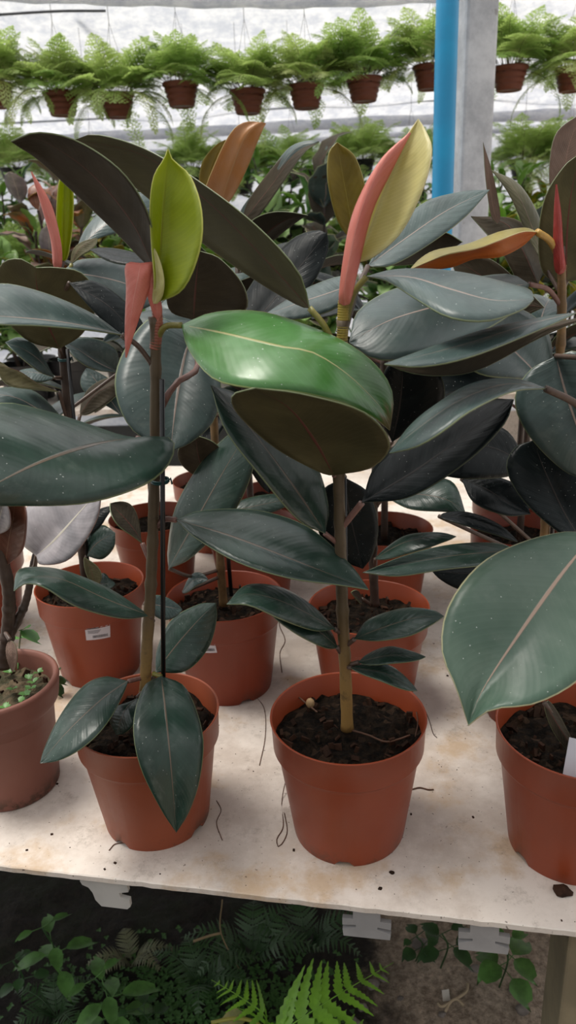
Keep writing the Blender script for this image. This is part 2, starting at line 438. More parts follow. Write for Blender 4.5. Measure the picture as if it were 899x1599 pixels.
# ---------------------------------------------------------------- pots
def lathe(bm, prof, segs=64, notch=None):
    rings = []
    for (r, z) in prof:
        rings.append([bm.verts.new((r * math.cos(2 * math.pi * k / segs), r * math.sin(2 * math.pi * k / segs), z)) for k in range(segs)])
    for i in range(len(rings) - 1):
        for k in range(segs):
            bm.faces.new((rings[i][k], rings[i][(k + 1) % segs], rings[i + 1][(k + 1) % segs], rings[i + 1][k]))
    return rings
POTCACHE = {}
def pot_mesh(kind):
    bm = bmesh.new()
    if kind == 'nursery':      # flared nursery pot with a deep rim band, r = .085, h = .15
        prof = [(.0, .006), (.045, .006), (.058, .005), (.060, 0), (.0625, 0), (.0632, .0022), (.0778, .1095), (.0786, .1118), (.0818, .1132), (.0826, .1150), (.0838, .1475), (.0848, .1485), (.0851, .1495), (.0846, .1502), (.0835, .1502), (.0824, .1490), (.079, .110), (.0755, .104), (.0735, .095), (.0, .094)]
    elif kind == 'old':        # heavier pot with a thick rolled rim
        prof = [(.0, .006), (.060, .006), (.064, 0), (.068, 0), (.070, .002), (.079, .112), (.080, .114), (.085, .116), (.0885, .121), (.090, .128), (.092, .140), (.0935, .146), (.0925, .150), (.089, .1515), (.085, .150), (.083, .145), (.081, .125), (.078, .10), (.0, .099)]
    else:                      # small hanging pot with ridges
        prof = [(.0, .003), (.040, .003), (.043, 0), (.046, .002)]
        for k in range(3):
            z = .012 + k * .017; r = .048 + k * .0045
            prof += [(r, z), (r + .003, z + .003), (r + .003, z + .008), (r + .001, z + .011)]
        prof += [(.062, .066), (.067, .068), (.068, .074), (.066, .078), (.063, .077), (.060, .066), (.0, .064)]
    segs = 72 if kind != 'hang' else 28
    rings = lathe(bm, prof, segs)
    if kind == 'nursery':      # drain notches in the foot
        for i, ring in enumerate(rings[3:6]):
            for k in range(segs):
                if k % 18 in (0, 1, 2): ring[k].co.z += (.0055, .0055, .0042)[i]
    bmesh.ops.remove_doubles(bm, verts=bm.verts, dist=1e-5)
    me = bpy.data.meshes.new('pot'); bmesh.ops.recalc_face_normals(bm, faces=bm.faces); bm.to_mesh(me); bm.free()
    for p in me.polygons: p.use_smooth = True
    return me
def add_pot(root, kind, mat, sx=1.0, sz=1.0, soil=True, soilmat=None, rz=0, soilz=.126, chips=60, seed=1):
    key = (kind, mat.name)
    if key not in POTCACHE:
        POTCACHE[key] = pot_mesh(kind); POTCACHE[key].materials.append(mat)
    o = bpy.data.objects.new('pot', POTCACHE[key]); COL.objects.link(o); o.parent = root
    o.scale = (sx, sx, sz); o.rotation_euler.z = rz
    if kind == 'nursery':
        md = o.modifiers.new('es', 'EDGE_SPLIT'); md.split_angle = math.radians(48)
    if soil:
        rnd = random.Random(seed)
        R = {'nursery': .0805, 'old': .0815, 'hang': .0605}[kind] * sx
        bm = bmesh.new(); NR, NA = 20, 60
        rings = []
        for i in range(NR + 1):
            r = R * i / NR; ring = []
            for k in range(NA):
                a = 2 * math.pi * k / NA; x, y = r * math.cos(a), r * math.sin(a)
                z = soilz * sz + .008 * noise.noise(Vector((x * 40, y * 40, seed))) + .005 * noise.noise(Vector((x * 110, y * 110, seed + 4))) - .004 * (i / NR) ** 3
                ring.append(bm.verts.new((x, y, z)))
            rings.append(ring)
        for i in range(NR):
            for k in range(NA):
                bm.faces.new((rings[i][k], rings[i][(k + 1) % NA], rings[i + 1][(k + 1) % NA], rings[i + 1][k]))
        for c in range(chips):   # bark bits pressed into the soil
            a = rnd.random() * 6.28; r = R * math.sqrt(rnd.random()) * .93
            s = .0022 + rnd.random() ** 2 * .005
            M = Euler((rnd.random() * 3, rnd.random() * 3, rnd.random() * 6)).to_matrix()
            x, y = r * math.cos(a), r * math.sin(a)
            z = soilz * sz + .008 * noise.noise(Vector((x * 40, y * 40, seed)))
            box(bm, (x, y, z + .001), s * 2, s * 1.2, s * .5, M, 1)
        bmesh.ops.remove_doubles(bm, verts=bm.verts, dist=1e-6)
        me = bpy.data.meshes.new('soil'); bm.normal_update(); bm.to_mesh(me); bm.free()
        me.materials.append(soilmat or M_SOIL); me.materials.append(M_CHIP)
        s_ = bpy.data.objects.new('soil', me); COL.objects.link(s_); s_.parent = root
    return o
def price_label(pot, root, px, py, w, h, ang=0):
    """white sticker bent round the pot's wall at the image point"""
    d = ray(px, py); base = root.location
    sx, sz = pot.scale.x, pot.scale.z
    wall = lambda z: (.0632 + (z / sz - .0022) / .1073 * (.0778 - .0632)) * sx + .0004
    t = .3
    for k in range(4000):
        t += .0005; p = CAM + d * t - base
        if 0 < p.z < .15 * sz and math.hypot(p.x, p.y) < wall(p.z): break
    a0 = math.atan2(p.y, p.x); z0 = p.z; r0 = wall(z0)
    def q(u, v, e=0):   # u across, v up, metres
        c, s = math.cos(ang), math.sin(ang); u, v = u * c - v * s, u * s + v * c
        z = z0 + v; r = wall(z) + e; a = a0 + u / r0
        return Vector((r * math.cos(a), r * math.sin(a), z))
    bm = bmesh.new()
    def patch(u0, u1, v0, v1, e, mi, nu=8):
        lo = [bm.verts.new(q(u0 + (u1 - u0) * i / nu, v0, e)) for i in range(nu + 1)]
        hi = [bm.verts.new(q(u0 + (u1 - u0) * i / nu, v1, e)) for i in range(nu + 1)]
        lo2 = [bm.verts.new(q(u0 + (u1 - u0) * i / nu, v0, e - .0003)) for i in range(nu + 1)]
        hi2 = [bm.verts.new(q(u0 + (u1 - u0) * i / nu, v1, e - .0003)) for i in range(nu + 1)]
        for i in range(nu):
            for f in ((lo[i], lo[i + 1], hi[i + 1], hi[i]), (hi2[i], hi2[i + 1], lo2[i + 1], lo2[i]), (lo[i], lo2[i], lo2[i + 1], lo[i + 1]), (hi[i], hi[i + 1], hi2[i + 1], hi2[i])):
                bm.faces.new(f).material_index = mi
    patch(-w / 2, w / 2, -h / 2, h / 2, .0006, 0)
    patch(-w * .42, w * .05, h * .36, h * .43, .0009, 1)
    for k in range(3): patch(-w * .4, w * (.12 - .05 * k), h * (.2 - k * .09), h * (.225 - k * .09), .0009, 1)
    rr = random.Random(3); x = -w * .22        # row of bars
    while x < w * .40:
        ww = w * rr.choice((.008, .014, .02)); patch(x, x + ww, -h * .36, -h * .16, .0009, 1, 1); x += ww + w * rr.choice((.01, .018))
    o = bmobj('price_sticker', bm, [M_LABEL, M_INK], None, smooth=False); o.parent = pot
    o.matrix_parent_inverse = Matrix.Diagonal((1 / sx, 1 / sx, 1 / sz, 1)) @ Matrix.Rotation(-pot.rotation_euler.z, 4, 'Z')
    o['label'] = 'white price sticker on the pot'
    return o

exec_parts = []
# ================================================================ SETTING
m, n, l, b = newmat('ground_soil'); nb = NB(m); M_GROUND = m
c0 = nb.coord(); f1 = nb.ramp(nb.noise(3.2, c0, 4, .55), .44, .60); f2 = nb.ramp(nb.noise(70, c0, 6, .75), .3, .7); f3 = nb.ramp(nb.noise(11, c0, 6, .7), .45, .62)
dark = nb.mix(f2, (.008, .006, .004), (.030, .022, .014)); pale = nb.mix(f2, (.28, .21, .155), (.78, .63, .49))  # dark soil, its near-black tone also carries the shade under the bench
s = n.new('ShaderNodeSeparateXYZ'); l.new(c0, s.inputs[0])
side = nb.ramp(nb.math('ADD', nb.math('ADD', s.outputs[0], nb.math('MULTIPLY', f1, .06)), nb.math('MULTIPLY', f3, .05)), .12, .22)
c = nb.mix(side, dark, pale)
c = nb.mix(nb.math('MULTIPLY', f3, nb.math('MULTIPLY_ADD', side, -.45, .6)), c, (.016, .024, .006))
l.new(c, b.inputs['Base Color']); b.inputs['Roughness'].default_value = .95
nb.bump(nb.math('ADD', nb.noise(70, c0, 6, .75), nb.noise(14, c0, 5, .7)), 1, .02, b)
bm = bmesh.new()
def grid(bm, x0, x1, y0, y1, nx, ny, fz):
    V = [[bm.verts.new((x0 + (x1 - x0) * i / nx, y0 + (y1 - y0) * j / ny, 0)) for i in range(nx + 1)] for j in range(ny + 1)]
    for r in V:
        for v in r: v.co.z = fz(v.co.x, v.co.y)
    for j in range(ny):
        for i in range(nx): bm.faces.new((V[j][i], V[j][i + 1], V[j + 1][i + 1], V[j + 1][i]))
gz = lambda x, y: .018 * noise.noise(Vector((x * 5, y * 5, 1))) + .010 * noise.noise(Vector((x * 17, y * 17, 2))) + .005 * noise.noise(Vector((x * 45, y * 45, 2)))
grid(bm, -1.1, 1.1, .3, 1.7, 190, 130, gz)
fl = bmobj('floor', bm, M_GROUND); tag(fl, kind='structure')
bm = bmesh.new()
for (x0, x1, y0, y1) in ((-7, 7, -6, .3), (-7, 7, 1.7, 6.4), (-7, -1.1, .3, 1.7), (1.1, 7, .3, 1.7)):
    grid(bm, x0, x1, y0, y1, 6, 6, lambda x, y: 0)
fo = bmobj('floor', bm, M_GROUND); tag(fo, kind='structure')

# white insect net: roof slope and back wall
m, n, l, b = newmat('insect_net'); nb = NB(m); M_NET = m
c0 = nb.coord(); mp = n.new('ShaderNodeMapping'); mp.inputs['Scale'].default_value = (1, 1, 2.2); l.new(c0, mp.inputs[0])
nz = nb.noise(9, mp.outputs[0], 8, .78); big = nb.ramp(nb.noise(1.3, c0, 3, .5), .3, .7)
c = nb.mix(nb.ramp(nz, .36, .62), (.60, .62, .68), (.86, .86, .875))
df = n.new('ShaderNodeBsdfDiffuse'); tr = n.new('ShaderNodeBsdfTranslucent'); mx = n.new('ShaderNodeMixShader'); mx.inputs[0].default_value = .55
l.new(c, df.inputs[0]); l.new(c, tr.inputs[0]); l.new(df.outputs[0], mx.inputs[1]); l.new(tr.outputs[0], mx.inputs[2])
bp = n.new('ShaderNodeBump'); bp.inputs['Strength'].default_value = .3; bp.inputs['Distance'].default_value = .03; l.new(nz, bp.inputs['Height'])
l.new(bp.outputs[0], df.inputs['Normal']); l.new(bp.outputs[0], tr.inputs['Normal'])
l.new(mx.outputs[0], n['Material Output'].inputs[0])
bm = bmesh.new()
NX, NV = 60, 40
def netsheet(name, f):
    bm = bmesh.new(); V = [[bm.verts.new(f(-4.5 + 9 * i / NX, j / NV)) for i in range(NX + 1)] for j in range(NV + 1)]
    for j in range(NV):
        for i in range(NX): bm.faces.new((V[j][i], V[j][i + 1], V[j + 1][i + 1], V[j + 1][i]))
    o = bmobj(name, bm, M_NET); tag(o, kind='structure'); return o
netsheet('ceiling', lambda x, t: Vector((x, 3.2 + 2.6 * t, 2.75 - .72 * t + .018 * math.sin(x * 5 + t * 9) + .02 * math.sin(x * 2.1) - .03 * math.sin(t * 15) ** 2)))
netsheet('wall_back', lambda x, t: Vector((x, 5.8 + .02 * math.sin(x * 3 + t * 7) + .03 * abs(math.sin(t * 22)), 2.05 * (1 - t))))

M_WHITEROLL = simple('rolled_white_net', (.80, .80, .80), .7, .12, 12, .4, .01)
M_CABLE = simple('cable_dark', (.10, .10, .11), .6)
M_STEEL = simple('steel_grey', (.30, .31, .33), .45, .2, 20, metal=.3)
def swag(name, pts, r, mat, label, cat, wob=.12, group=None):
    bm = bmesh.new(); q = spline(pts, 60)
    tube(bm, q, [r * (1 + wob * math.sin(i * .9) + wob * .5 * math.sin(i * 2.3)) for i in range(61)], 12)
    return tag(bmobj(name, bm, mat), label, cat, group)
swag('net_roll', [P(-120, -16, 2.9), P(120, -4, 2.9), P(450, 2, 2.9), P(700, -8, 2.9), P(1020, -34, 2.9)], .020, M_NET, 'rolled up white net hanging along the top edge of the view', 'net roll')
swag('net_roll', [P(-150, 232, 5.4), P(60, 220, 5.4), P(330, 205, 5.4), P(600, 190, 5.4), P(1050, 172, 5.4)], .034, M_NET, 'thick white net roll along the foot of the roof behind the hanging ferns', 'net roll')
swag('net_roll', [P(-150, 252, 5.72), P(200, 240, 5.72), P(600, 212, 5.72), P(1050, 196, 5.72)], .018, M_NET, 'thin white net hem just below the thick net roll on back wall', 'net roll')
swag('roof_cable', [P(-60, 27, 3.6), P(80, 18, 3.6), P(165, 17, 3.6)], .005, M_CABLE, 'short dark cable under the roof at upper left', 'cable', 0)
swag('roof_cable', [P(-60, 196, 5.5), P(300, 178, 5.5), P(600, 160, 5.5), P(960, 150, 5.5)], .006, M_STEEL, 'thin grey wire running level behind the hanging pots', 'cable', 0)
swag('roof_strut', [P(115, 12, 4.4), P(170, 46, 4.75), P(232, 92, 5.1)], .013, M_STEEL, 'grey diagonal roof rod above the hanging ferns', 'rod', 0)
# roof post and water pipe
m, n, l, b = newmat('galvanised_steel'); nb = NB(m); M_GALV = m
c0 = nb.coord(); c = nb.mix(nb.ramp(nb.noise(7, c0, 7, .72), .35, .65), (.42, .43, .455), (.66, .67, .69))
c = nb.mix(nb.math('MULTIPLY', nb.ramp(nb.noise(26, c0, 5, .6), .66, .74), .5), c, (.20, .17, .15))
l.new(c, b.inputs['Base Color']); b.inputs['Roughness'].default_value = .6; b.inputs['Metallic'].default_value = .15
pb = P(741, 60, 2.15); root = empty('roof_post', (pb.x, pb.y, 0), 'square galvanised grey steel roof post rising behind the rubber plants', 'post')
bm = bmesh.new(); box(bm, (pb.x, pb.y, 1.5), .086, .075, 3.0, Matrix.Rotation(math.radians(14), 3, 'Z'), bevel=.008)
bmobj('shaft', bm, M_GALV, root, smooth=False)
bm = bmesh.new(); box(bm, (pb.x, pb.y, .006), .2, .2, .012, Matrix.Rotation(math.radians(14), 3, 'Z'), bevel=.003); bmobj('base_plate', bm, M_GALV, root, smooth=False)
M_BLUE = simple('blue_pvc', (.015, .33, .62), .35, .2, 8, col2=(.02, .28, .54))
pp = P(697, 60, 2.05); bm = bmesh.new(); q = P(690, 330, 2.05)
tube(bm, [Vector((q.x - (pp.x - q.x) * 2.6, pp.y, 0)), q, pp, pp + (pp - q) * 1.5], .0265, 28)
tag(bmobj('water_pipe', bm, M_BLUE), 'bright blue plastic water pipe standing beside the grey post', 'pipe')

# ---------------------------------------------------------------- bench
m, n, l, b = newmat('bench_board'); nb = NB(m); M_BOARD = m
c0 = nb.coord()
c = nb.mix(nb.ramp(nb.noise(6, c0, 7, .7), .36, .60), (.52, .445, .385), (.70, .63, .565))
st = nb.math('MULTIPLY', nb.ramp(nb.noise(9, c0, 6, .65), .52, .67), .62)
c = nb.mix(st, c, (.46, .30, .15))
gr = nb.math('MULTIPLY', nb.ramp(nb.noise(26, c0, 8, .8), .53, .70), .42)
c = nb.mix(gr, c, (.22, .17, .13))
sp_ = nb.math('MULTIPLY', nb.ramp(nb.noise(190, c0, 3, .6), .66, .72), .8)
c = nb.mix(sp_, c, (.10, .07, .05))
l.new(c, b.inputs['Base Color']); b.inputs['Roughness'].default_value = .6; b.inputs['Specular IOR Level'].default_value = .3
nb.bump(nb.noise(40, c0, 5, .7), .15, .002, b)
E0 = PZ(450, 1403, .70); EU = (PZ(899, 1450, .7) - PZ(0, 1348, .7)); EU.z = 0; EU.normalize(); EV = Vector((-EU.y, EU.x, 0))
EM = Matrix((EU, EV, Vector((0, 0, 1)))).transposed()
def T(u, v, z): return Vector((E0.x, E0.y, 0)) + EU * u + EV * v + Vector((0, 0, z))
bench = empty('plant_bench', T(0, .75, 0), 'stained off-white board bench carrying the potted rubber plants', 'bench')
bm = bmesh.new()
U0, U1, V1, TH = -1.25, 1.25, 1.52, .0085
nu, nv = 220, 4
def edge_v(u): return .0012 * noise.noise(Vector((u * 60, 0, 3))) + .0008 * noise.noise(Vector((u * 160, 0, 5)))
rows = []
for i in range(nu + 1):
    u = U0 + (U1 - U0) * i / nu; e = edge_v(u)
    rows.append([bm.verts.new(T(u, v, z)) for v, z in ((e + .0012, .70), (V1, .70), (V1, .70 - TH), (e + .0015, .70 - TH), (e, .70 - TH + .0012), (e, .6988))])
for i in range(nu):
    for k in range(6): bm.faces.new((rows[i][k], rows[i][(k + 1) % 6], rows[i + 1][(k + 1) % 6], rows[i + 1][k]))
bm.faces.new(rows[0]); bm.faces.new(rows[-1])
bmobj('board', bm, M_BOARD, bench, smooth=False)
M_JSHADE = simple('joist_recess_shade', (.04, .026, .016), .8, .4, 12, spec=.1)  # beam colour darkened so the end cap notches read as shaded recesses
w_, h_ = .050, .038
prof = [(.001, 0), (w_ - .001, .001), (w_, .009), (w_ - .014, .0135), (w_ - .014, .0165), (w_, .015), (w_, .024), (w_ - .011, .0245), (w_ - .011, h_), (.011, h_), (.011, .0245), (0, .024), (0, .015), (.014, .0165), (.014, .0135), (0, .009)]
profl = [(.014, .0), (.044, .0), (.048, .004), (.048, .014), (.038, .016), (.037, .022), (.048, .025), (.048, .031), (.046, h_), (-.004, h_), (-.007, .033), (-.005, .028), (.002, .025), (.006, .018), (.008, .008)]
for px, py, mt in ((163, 1385, M_METALPALE), (571, 1436, M_METALGREY), (758, 1458, M_METALGREY)):
    q = PZ(px, py, .69); u = (q - T(0, 0, .69)).dot(EU); z0 = .70 - TH - h_
    bm = bmesh.new(); box(bm, T(u, .745, z0 + h_ / 2 + .001), w_ - .006, 1.42, h_ - .002, EM, bevel=.001)
    jo = bmobj('joist', bm, M_JSHADE, bench, smooth=False)
    bm = bmesh.new(); a, b_ = [], []
    for (x, z) in (profl if px < 300 else prof):
        a.append(bm.verts.new(T(u - w_ / 2 + x, .004, z0 + z))); b_.append(bm.verts.new(T(u - w_ / 2 + x, .009, z0 + z)))
    bm.faces.new(a); bm.faces.new(b_[::-1])
    for k in range(len(a)): bm.faces.new((a[k], b_[k], b_[(k + 1) % len(a)], a[(k + 1) % len(a)]))
    bmobj('end_cap', bm, mt, jo, smooth=False)['label'] = 'pale notched end cap' if px < 300 else 'grey notched end cap'
M_WOOD = simple('leg_wood', (.27, .22, .135), .75, .35, 9, .5, .002)
q = PZ(886, 1475, .655); uq = (q - T(0, 0, 0)).dot(EU); vq = (q - T(0, 0, 0)).dot(EV)
for u, v in ((uq + .04, vq + .04), (-1.0, vq + .04), (uq + .04, 1.4), (-1.0, 1.4)):
    bm = bmesh.new(); box(bm, T(u, v, .3415), .08, .08, .697, EM, bevel=.003); bmobj('leg', bm, M_WOOD, bench, smooth=False)
for v in (vq + .04, 1.4):
    bm = bmesh.new(); box(bm, T((uq - .96) / 2, v, .632), abs(uq + 1.04) - .09, .03, .044, EM, bevel=.002)
    if v > 1: bmobj('cross_rail', bm, M_WOOD, bench, smooth=False)
    else: bm.free()
# ================================================================ FRONT PLANTS
# ---- A: front left
bA = PZ(228, 1108, .845); bA.z = .70
A = Plant('potted_rubber_plant', 'front left potted rubber plant with lime young leaf and drooping pink sheath', 'potted plant', bA, 'rubber plants on the bench')
pA = add_pot(A.root, 'nursery', M_POT2, .965, .955, seed=11, rz=.9)
A.stem([(226, 1085), (229, 1020), (236, 900), (241, 750), (243, 560), (241, 495)], .0064, .0052, M_STEM, 9)
A.stem([(242, 545), (246, 505), (243, 470)], .0056, .0048, simple('shoot_red', (.30, .09, .05), .45, .3, 50), 0, 'shoot')
A.stake((255, 1062, -.008), (253, 592, -.012)); A.tie((250, 752, -.006))
A.leaf('dark', 'top', [(213, 684, -.01), (140, 697, -.07), (50, 728, -.13), (-70, 790, -.19)], [(185, 679, .0), (130, 660, -.0), (60, 639, -.01), (0, 630, -.04), (-60, 660, -.12)], [(268, 685, -.03), (266, 722, -.055), (225, 758, -.09), (130, 787, -.13), (0, 790, -.16)], [(236, 690, 0)], petmat=M_PETR, bow=.04)
A.leaf('lime', 'under', [(241, 474, -.004), (248, 420, -.005), (255, 330, -.003), (262, 255, -.002), (262, 232, -.004)], [(241, 440, -.02), (236, 380, -.012), (234, 320, -.012), (240, 275, -.008), (256, 248, -.004)], [(285, 452, -.04), (312, 390, -.045), (315, 330, -.035), (298, 276, -.015), (270, 250, -.005)], [(241, 490, 0)], 'young upright lime green leaf', M_PINK, .002)
A.leaf('cream', 'top', [(240, 474, -.012), (247, 448, -.018), (246, 420, -.016), (241, 388, -.012)], [(240, 440, -.016)], [(256, 452, -.022)], label='rolled pale margin of the young leaf')
A.sheath([(220, 412, -.012), (214, 440, -.016), (206, 490, -.016), (197, 558, -.014)], [(197, 413, -.014), (198, 450, -.014), (196, 510, -.014)], [(243, 413, -.006), (232, 452, -.012), (212, 510, -.014)], label='drooping pink bud sheath', dome=.25)
A.sheath([(246, 500, -.004), (242, 470, -.008), (238, 440, -.008), (240, 411, -.006)], [(238, 485, -.008), (229, 455, -.01), (226, 425, -.01)], [(252, 485, -.004), (247, 455, -.004), (245, 425, -.004)], label='pink sheath round the shoot tip')
A.leaf('brown', 'under', [(238, 412, .01), (205, 345, .015), (140, 268, .01), (60, 216, -.02), (17, 221, -.04)], [(240, 385, .0), (230, 330, -.02), (190, 268, -.035), (122, 221, -.03), (60, 207, -.04)], [(228, 412, .02), (180, 362, .05), (120, 305, .05), (60, 250, .02), (30, 230, -.02)], [(242, 478, 0)])
A.leaf('green', 'top', [(284, 508, -.01), (350, 521, -.055), (440, 542, -.085), (490, 552, -.085), (550, 592, -.07), (600, 645, -.045), (608, 672, -.035)], [(330, 489, -.0), (400, 486, -.02), (470, 505, -.03), (540, 535, -.04), (590, 574, -.035), (613, 618, -.03)], [(294, 545, -.05), (330, 590, -.10), (385, 606, -.125), (460, 612, -.125), (530, 628, -.105), (580, 650, -.07)], [(245, 530, 0), (258, 510, -.006)], 'large glossy green leaf', M_PETG, .003, bow=.05)
A.leaf('slate', 'top', [(300, 522, .13), (288, 560, .11), (275, 630, .07), (266, 705, .03)], [(240, 495, .13), (195, 545, .10), (179, 605, .065), (205, 670, .04)], [(325, 540, .12), (345, 600, .085), (335, 655, .06), (300, 690, .04)], [(252, 634, 0), (275, 598, .01), (308, 574, .05)], petmat=M_PETR, r=.0032)
A.leaf('slate', 'top', [(190, 523, -.01), (130, 510, -.04), (60, 500, -.06), (-60, 490, -.08)], [(140, 488, -.01), (60, 455, -.02), (-10, 445, -.04)], [(130, 515, -.06), (60, 509, -.085), (-10, 506, -.1)], [(238, 570, 0), (215, 540, -.004)], petmat=M_PET)
A.leaf('dark', 'top', [(275, 812, -.008), (360, 838, -.03), (470, 880, -.055), (575, 921, -.07)], [(315, 798, .01), (400, 797, .02), (480, 823, .005), (545, 880, -.04)], [(305, 840, -.04), (370, 878, -.07), (450, 903, -.085), (530, 914, -.08)], [(244, 822, 0), (258, 811, -.004)], petmat=M_PETR, r=.003)
A.leaf('dark', 'top', [(234, 962, -.004), (170, 938, -.02), (95, 905, -.035), (45, 903, -.045), (22, 923, -.055)], [(175, 922, .012), (100, 891, .01), (45, 886, -.01), (26, 895, -.03)], [(190, 966, -.03), (120, 948, -.06), (70, 918, -.07), (40, 912, -.06)], [(238, 970, 0)])
A.leaf('dark', 'top', [(243, 1050, .008), (275, 1008, .025), (310, 968, .035), (337, 942, .04)], [(246, 1012, .03), (268, 968, .05), (310, 944, .05)], [(290, 1048, .01), (325, 1012, .03), (338, 968, .04)], [(235, 1068, 0)])
A.leaf('dark', 'top', [(252, 1056, -.012), (258, 1110, -.07), (266, 1190, -.105), (275, 1300, -.118)], [(225, 1072, -.03), (208, 1130, -.09), (218, 1195, -.115), (250, 1262, -.122)], [(290, 1075, -.03), (316, 1145, -.08), (312, 1215, -.105), (295, 1268, -.115)], [(240, 1052, -.004)], petmat=M_PETG)
A.leaf('dark', 'top', [(200, 1064, -.012), (160, 1092, -.04), (110, 1138, -.07), (63, 1192, -.095)], [(135, 1068, -.01)], [(150, 1150, -.085)], [(224, 1058, 0)], petmat=M_PETR)
A.leaf('dark', 'top', [(214, 1090, -.012), (195, 1110, -.025), (182, 1147, -.03)], [(170, 1112, -.01)], [(215, 1122, -.04)], [(228, 1075, 0)])
A.leaf('slate', 'top', [(226, 942, .012), (250, 946, .02), (284, 952, .03)], [(250, 930, .03)], [(255, 968, .01)], [(238, 950, 0)])
A.leaf('dark', 'under', [(222, 848, .008), (205, 822, .012), (172, 786, .015)], [(206, 790, .03)], [(184, 820, -.01)], [(236, 882, 0)], petmat=M_PETR)

# ---- B: front centre
bB = PZ(543, 1115, .85); bB.z = .70
B = Plant('potted_rubber_plant', 'front centre potted rubber plant with upright cream leaf and long pink bud sheath', 'potted plant', bB, 'rubber plants on the bench')
pB = add_pot(B.root, 'nursery', M_POT, 1.0, 1.0, seed=22, rz=math.radians(-105))
B.stem([(542, 1138), (539, 1050), (534, 940), (530, 800), (528, 700), (532, 600), (535, 500)], .0066, .005, M_STEM, 9)
B.stem([(534, 535), (535, 505), (537, 470)], .0050, .0054, M_STEMY, 0, 'shoot')
B.stake((541, 1080, .010), (537, 745, .012))
B.sheath([(537, 476, -.006), (544, 420, -.010), (566, 330, -.012), (600, 262, -.010), (640, 208, -.006)], [(530, 474, -.006), (536, 410, -.008), (553, 330, -.006), (592, 255, -.002)], [(545, 474, -.008), (558, 420, -.010), (580, 332, -.010), (610, 268, -.008)], bow=.8)
B.leaf('cream', 'under', [(552, 412, .004), (570, 375, .004), (598, 300, .004), (628, 235, .004), (653, 186, .004)], [(560, 390, -.006), (580, 320, -.008), (606, 262, -.006), (635, 212, 0)], [(585, 400, -.012), (628, 360, -.022), (662, 290, -.028), (674, 235, -.02), (664, 203, -.004)], [(545, 440, 0)], 'upright young cream leaf')
B.leaf('gold', 'under', [(552, 380, .06), (545, 330, .06), (534, 270, .06), (526, 222, .06)], [(527, 345, .055), (512, 285, .05), (513, 240, .055)], [(562, 370, .055), (573, 315, .05), (556, 248, .055)], [(540, 470, 0), (548, 430, .02)], 'olive gold young leaf', M_PETG)
B.leaf('slate', 'top', [(574, 416, .045), (640, 368, .085), (700, 328, .12), (764, 297, .15)], [(600, 372, .08), (660, 318, .13), (720, 300, .15)], [(610, 415, .04), (665, 385, .07), (725, 340, .11)], [(540, 500, 0), (556, 455, .02)])
B.leaf('slate', 'top', [(572, 432, .0), (640, 434, -.03), (700, 452, -.06), (770, 470, -.075), (833, 468, -.08)], [(620, 424, .03), (710, 427, .03), (780, 440, .01), (825, 452, -.04)], [(605, 440, -.03), (650, 468, -.08), (700, 496, -.115), (760, 502, -.12), (815, 484, -.1)], [(540, 500, 0), (552, 458, .0)], petmat=M_PETG, r=.003)
B.leaf('slate', 'top', [(560, 440, .03), (520, 456, .05), (460, 476, .07), (405, 497, .08)], [(530, 432, .07), (470, 455, .10)], [(530, 478, .03), (470, 498, .05)], [(538, 520, 0)])
B.leaf('olive', 'under', [(483, 481, -.0), (410, 400, .04), (320, 310, .09), (220, 240, .12), (118, 218, .14)], [(466, 425, -.01), (400, 352, .01), (310, 283, .05), (225, 232, .09), (150, 210, .13)], [(462, 475, .03), (390, 432, .08), (310, 375, .14), (220, 300, .17), (150, 240, .16)], [(528, 560, 0), (508, 512, -.005)], petmat=M_PETG, r=.003)
B.leaf('olive', 'under', [(521, 742, -.004), (492, 690, -.055), (452, 637, -.10), (398, 606, -.135)], [(500, 738, -.02), (430, 700, -.055), (374, 650, -.09), (362, 618, -.12)], [(580, 730, -.055), (609, 694, -.085), (570, 645, -.115), (475, 616, -.135)], [(528, 745, 0)], petmat=M_PETR)
B.leaf('ink', 'top', [(565, 785, -.008), (650, 735, -.02), (740, 670, -.035), (802, 624, -.045)], [(590, 722, .025), (670, 655, .03), (740, 625, .01)], [(640, 776, -.04), (725, 724, -.06), (785, 665, -.06)], [(532, 826, 0)], petmat=M_PETR, r=.0034)
B.leaf('dark', 'top', [(507, 833, -.006), (450, 750, -.018), (390, 670, -.028), (329, 602, -.034)], [(465, 812, -.035), (405, 742, -.055), (352, 672, -.05)], [(512, 790, .02), (490, 720, .04), (425, 650, .03), (370, 615, .0)], [(526, 848, 0)], petmat=M_PETR)
B.leaf('ink', 'top', [(538, 745, .06), (545, 800, .065), (566, 888, .06)], [(500, 770, .06), (497, 830, .06), (530, 872, .06)], [(575, 770, .07), (590, 820, .07), (582, 865, .062)], [(530, 735, 0)])
B.leaf('dark', 'top', [(523, 983, -.006), (450, 944, -.04), (390, 928, -.06), (354, 944, -.075)], [(490, 948, -.0), (440, 918, -.01), (385, 914, -.035)], [(490, 985, -.04), (440, 968, -.07), (390, 946, -.085)], [(535, 990, 0)])
B.leaf('dark', 'top', [(526, 1010, -.004), (495, 985, -.02), (462, 968, -.028), (418, 953, -.04)], [(500, 968, .0)], [(480, 1000, -.04)], [(536, 1026, 0)])
B.leaf('dark', 'top', [(553, 998, -.008), (600, 980, -.02), (650, 965, -.025), (693, 963, -.03)], [(575, 968, .01), (630, 950, .01), (675, 953, -.01)], [(590, 1001, -.035), (640, 993, -.045), (675, 975, -.04)], [(538, 1010, 0)], petmat=M_PET)
B.leaf('dark', 'top', [(560, 1034, -.008), (610, 1024, -.025), (664, 1026, -.03)], [(600, 1011, .0)], [(605, 1037, -.035)], [(540, 1040, 0)])
B.leaf('dark', 'top', [(548, 1043, -.01), (600, 1052, -.03), (651, 1079, -.045)], [(600, 1037, -.01)], [(595, 1064, -.045)], [(540, 1040, 0)])
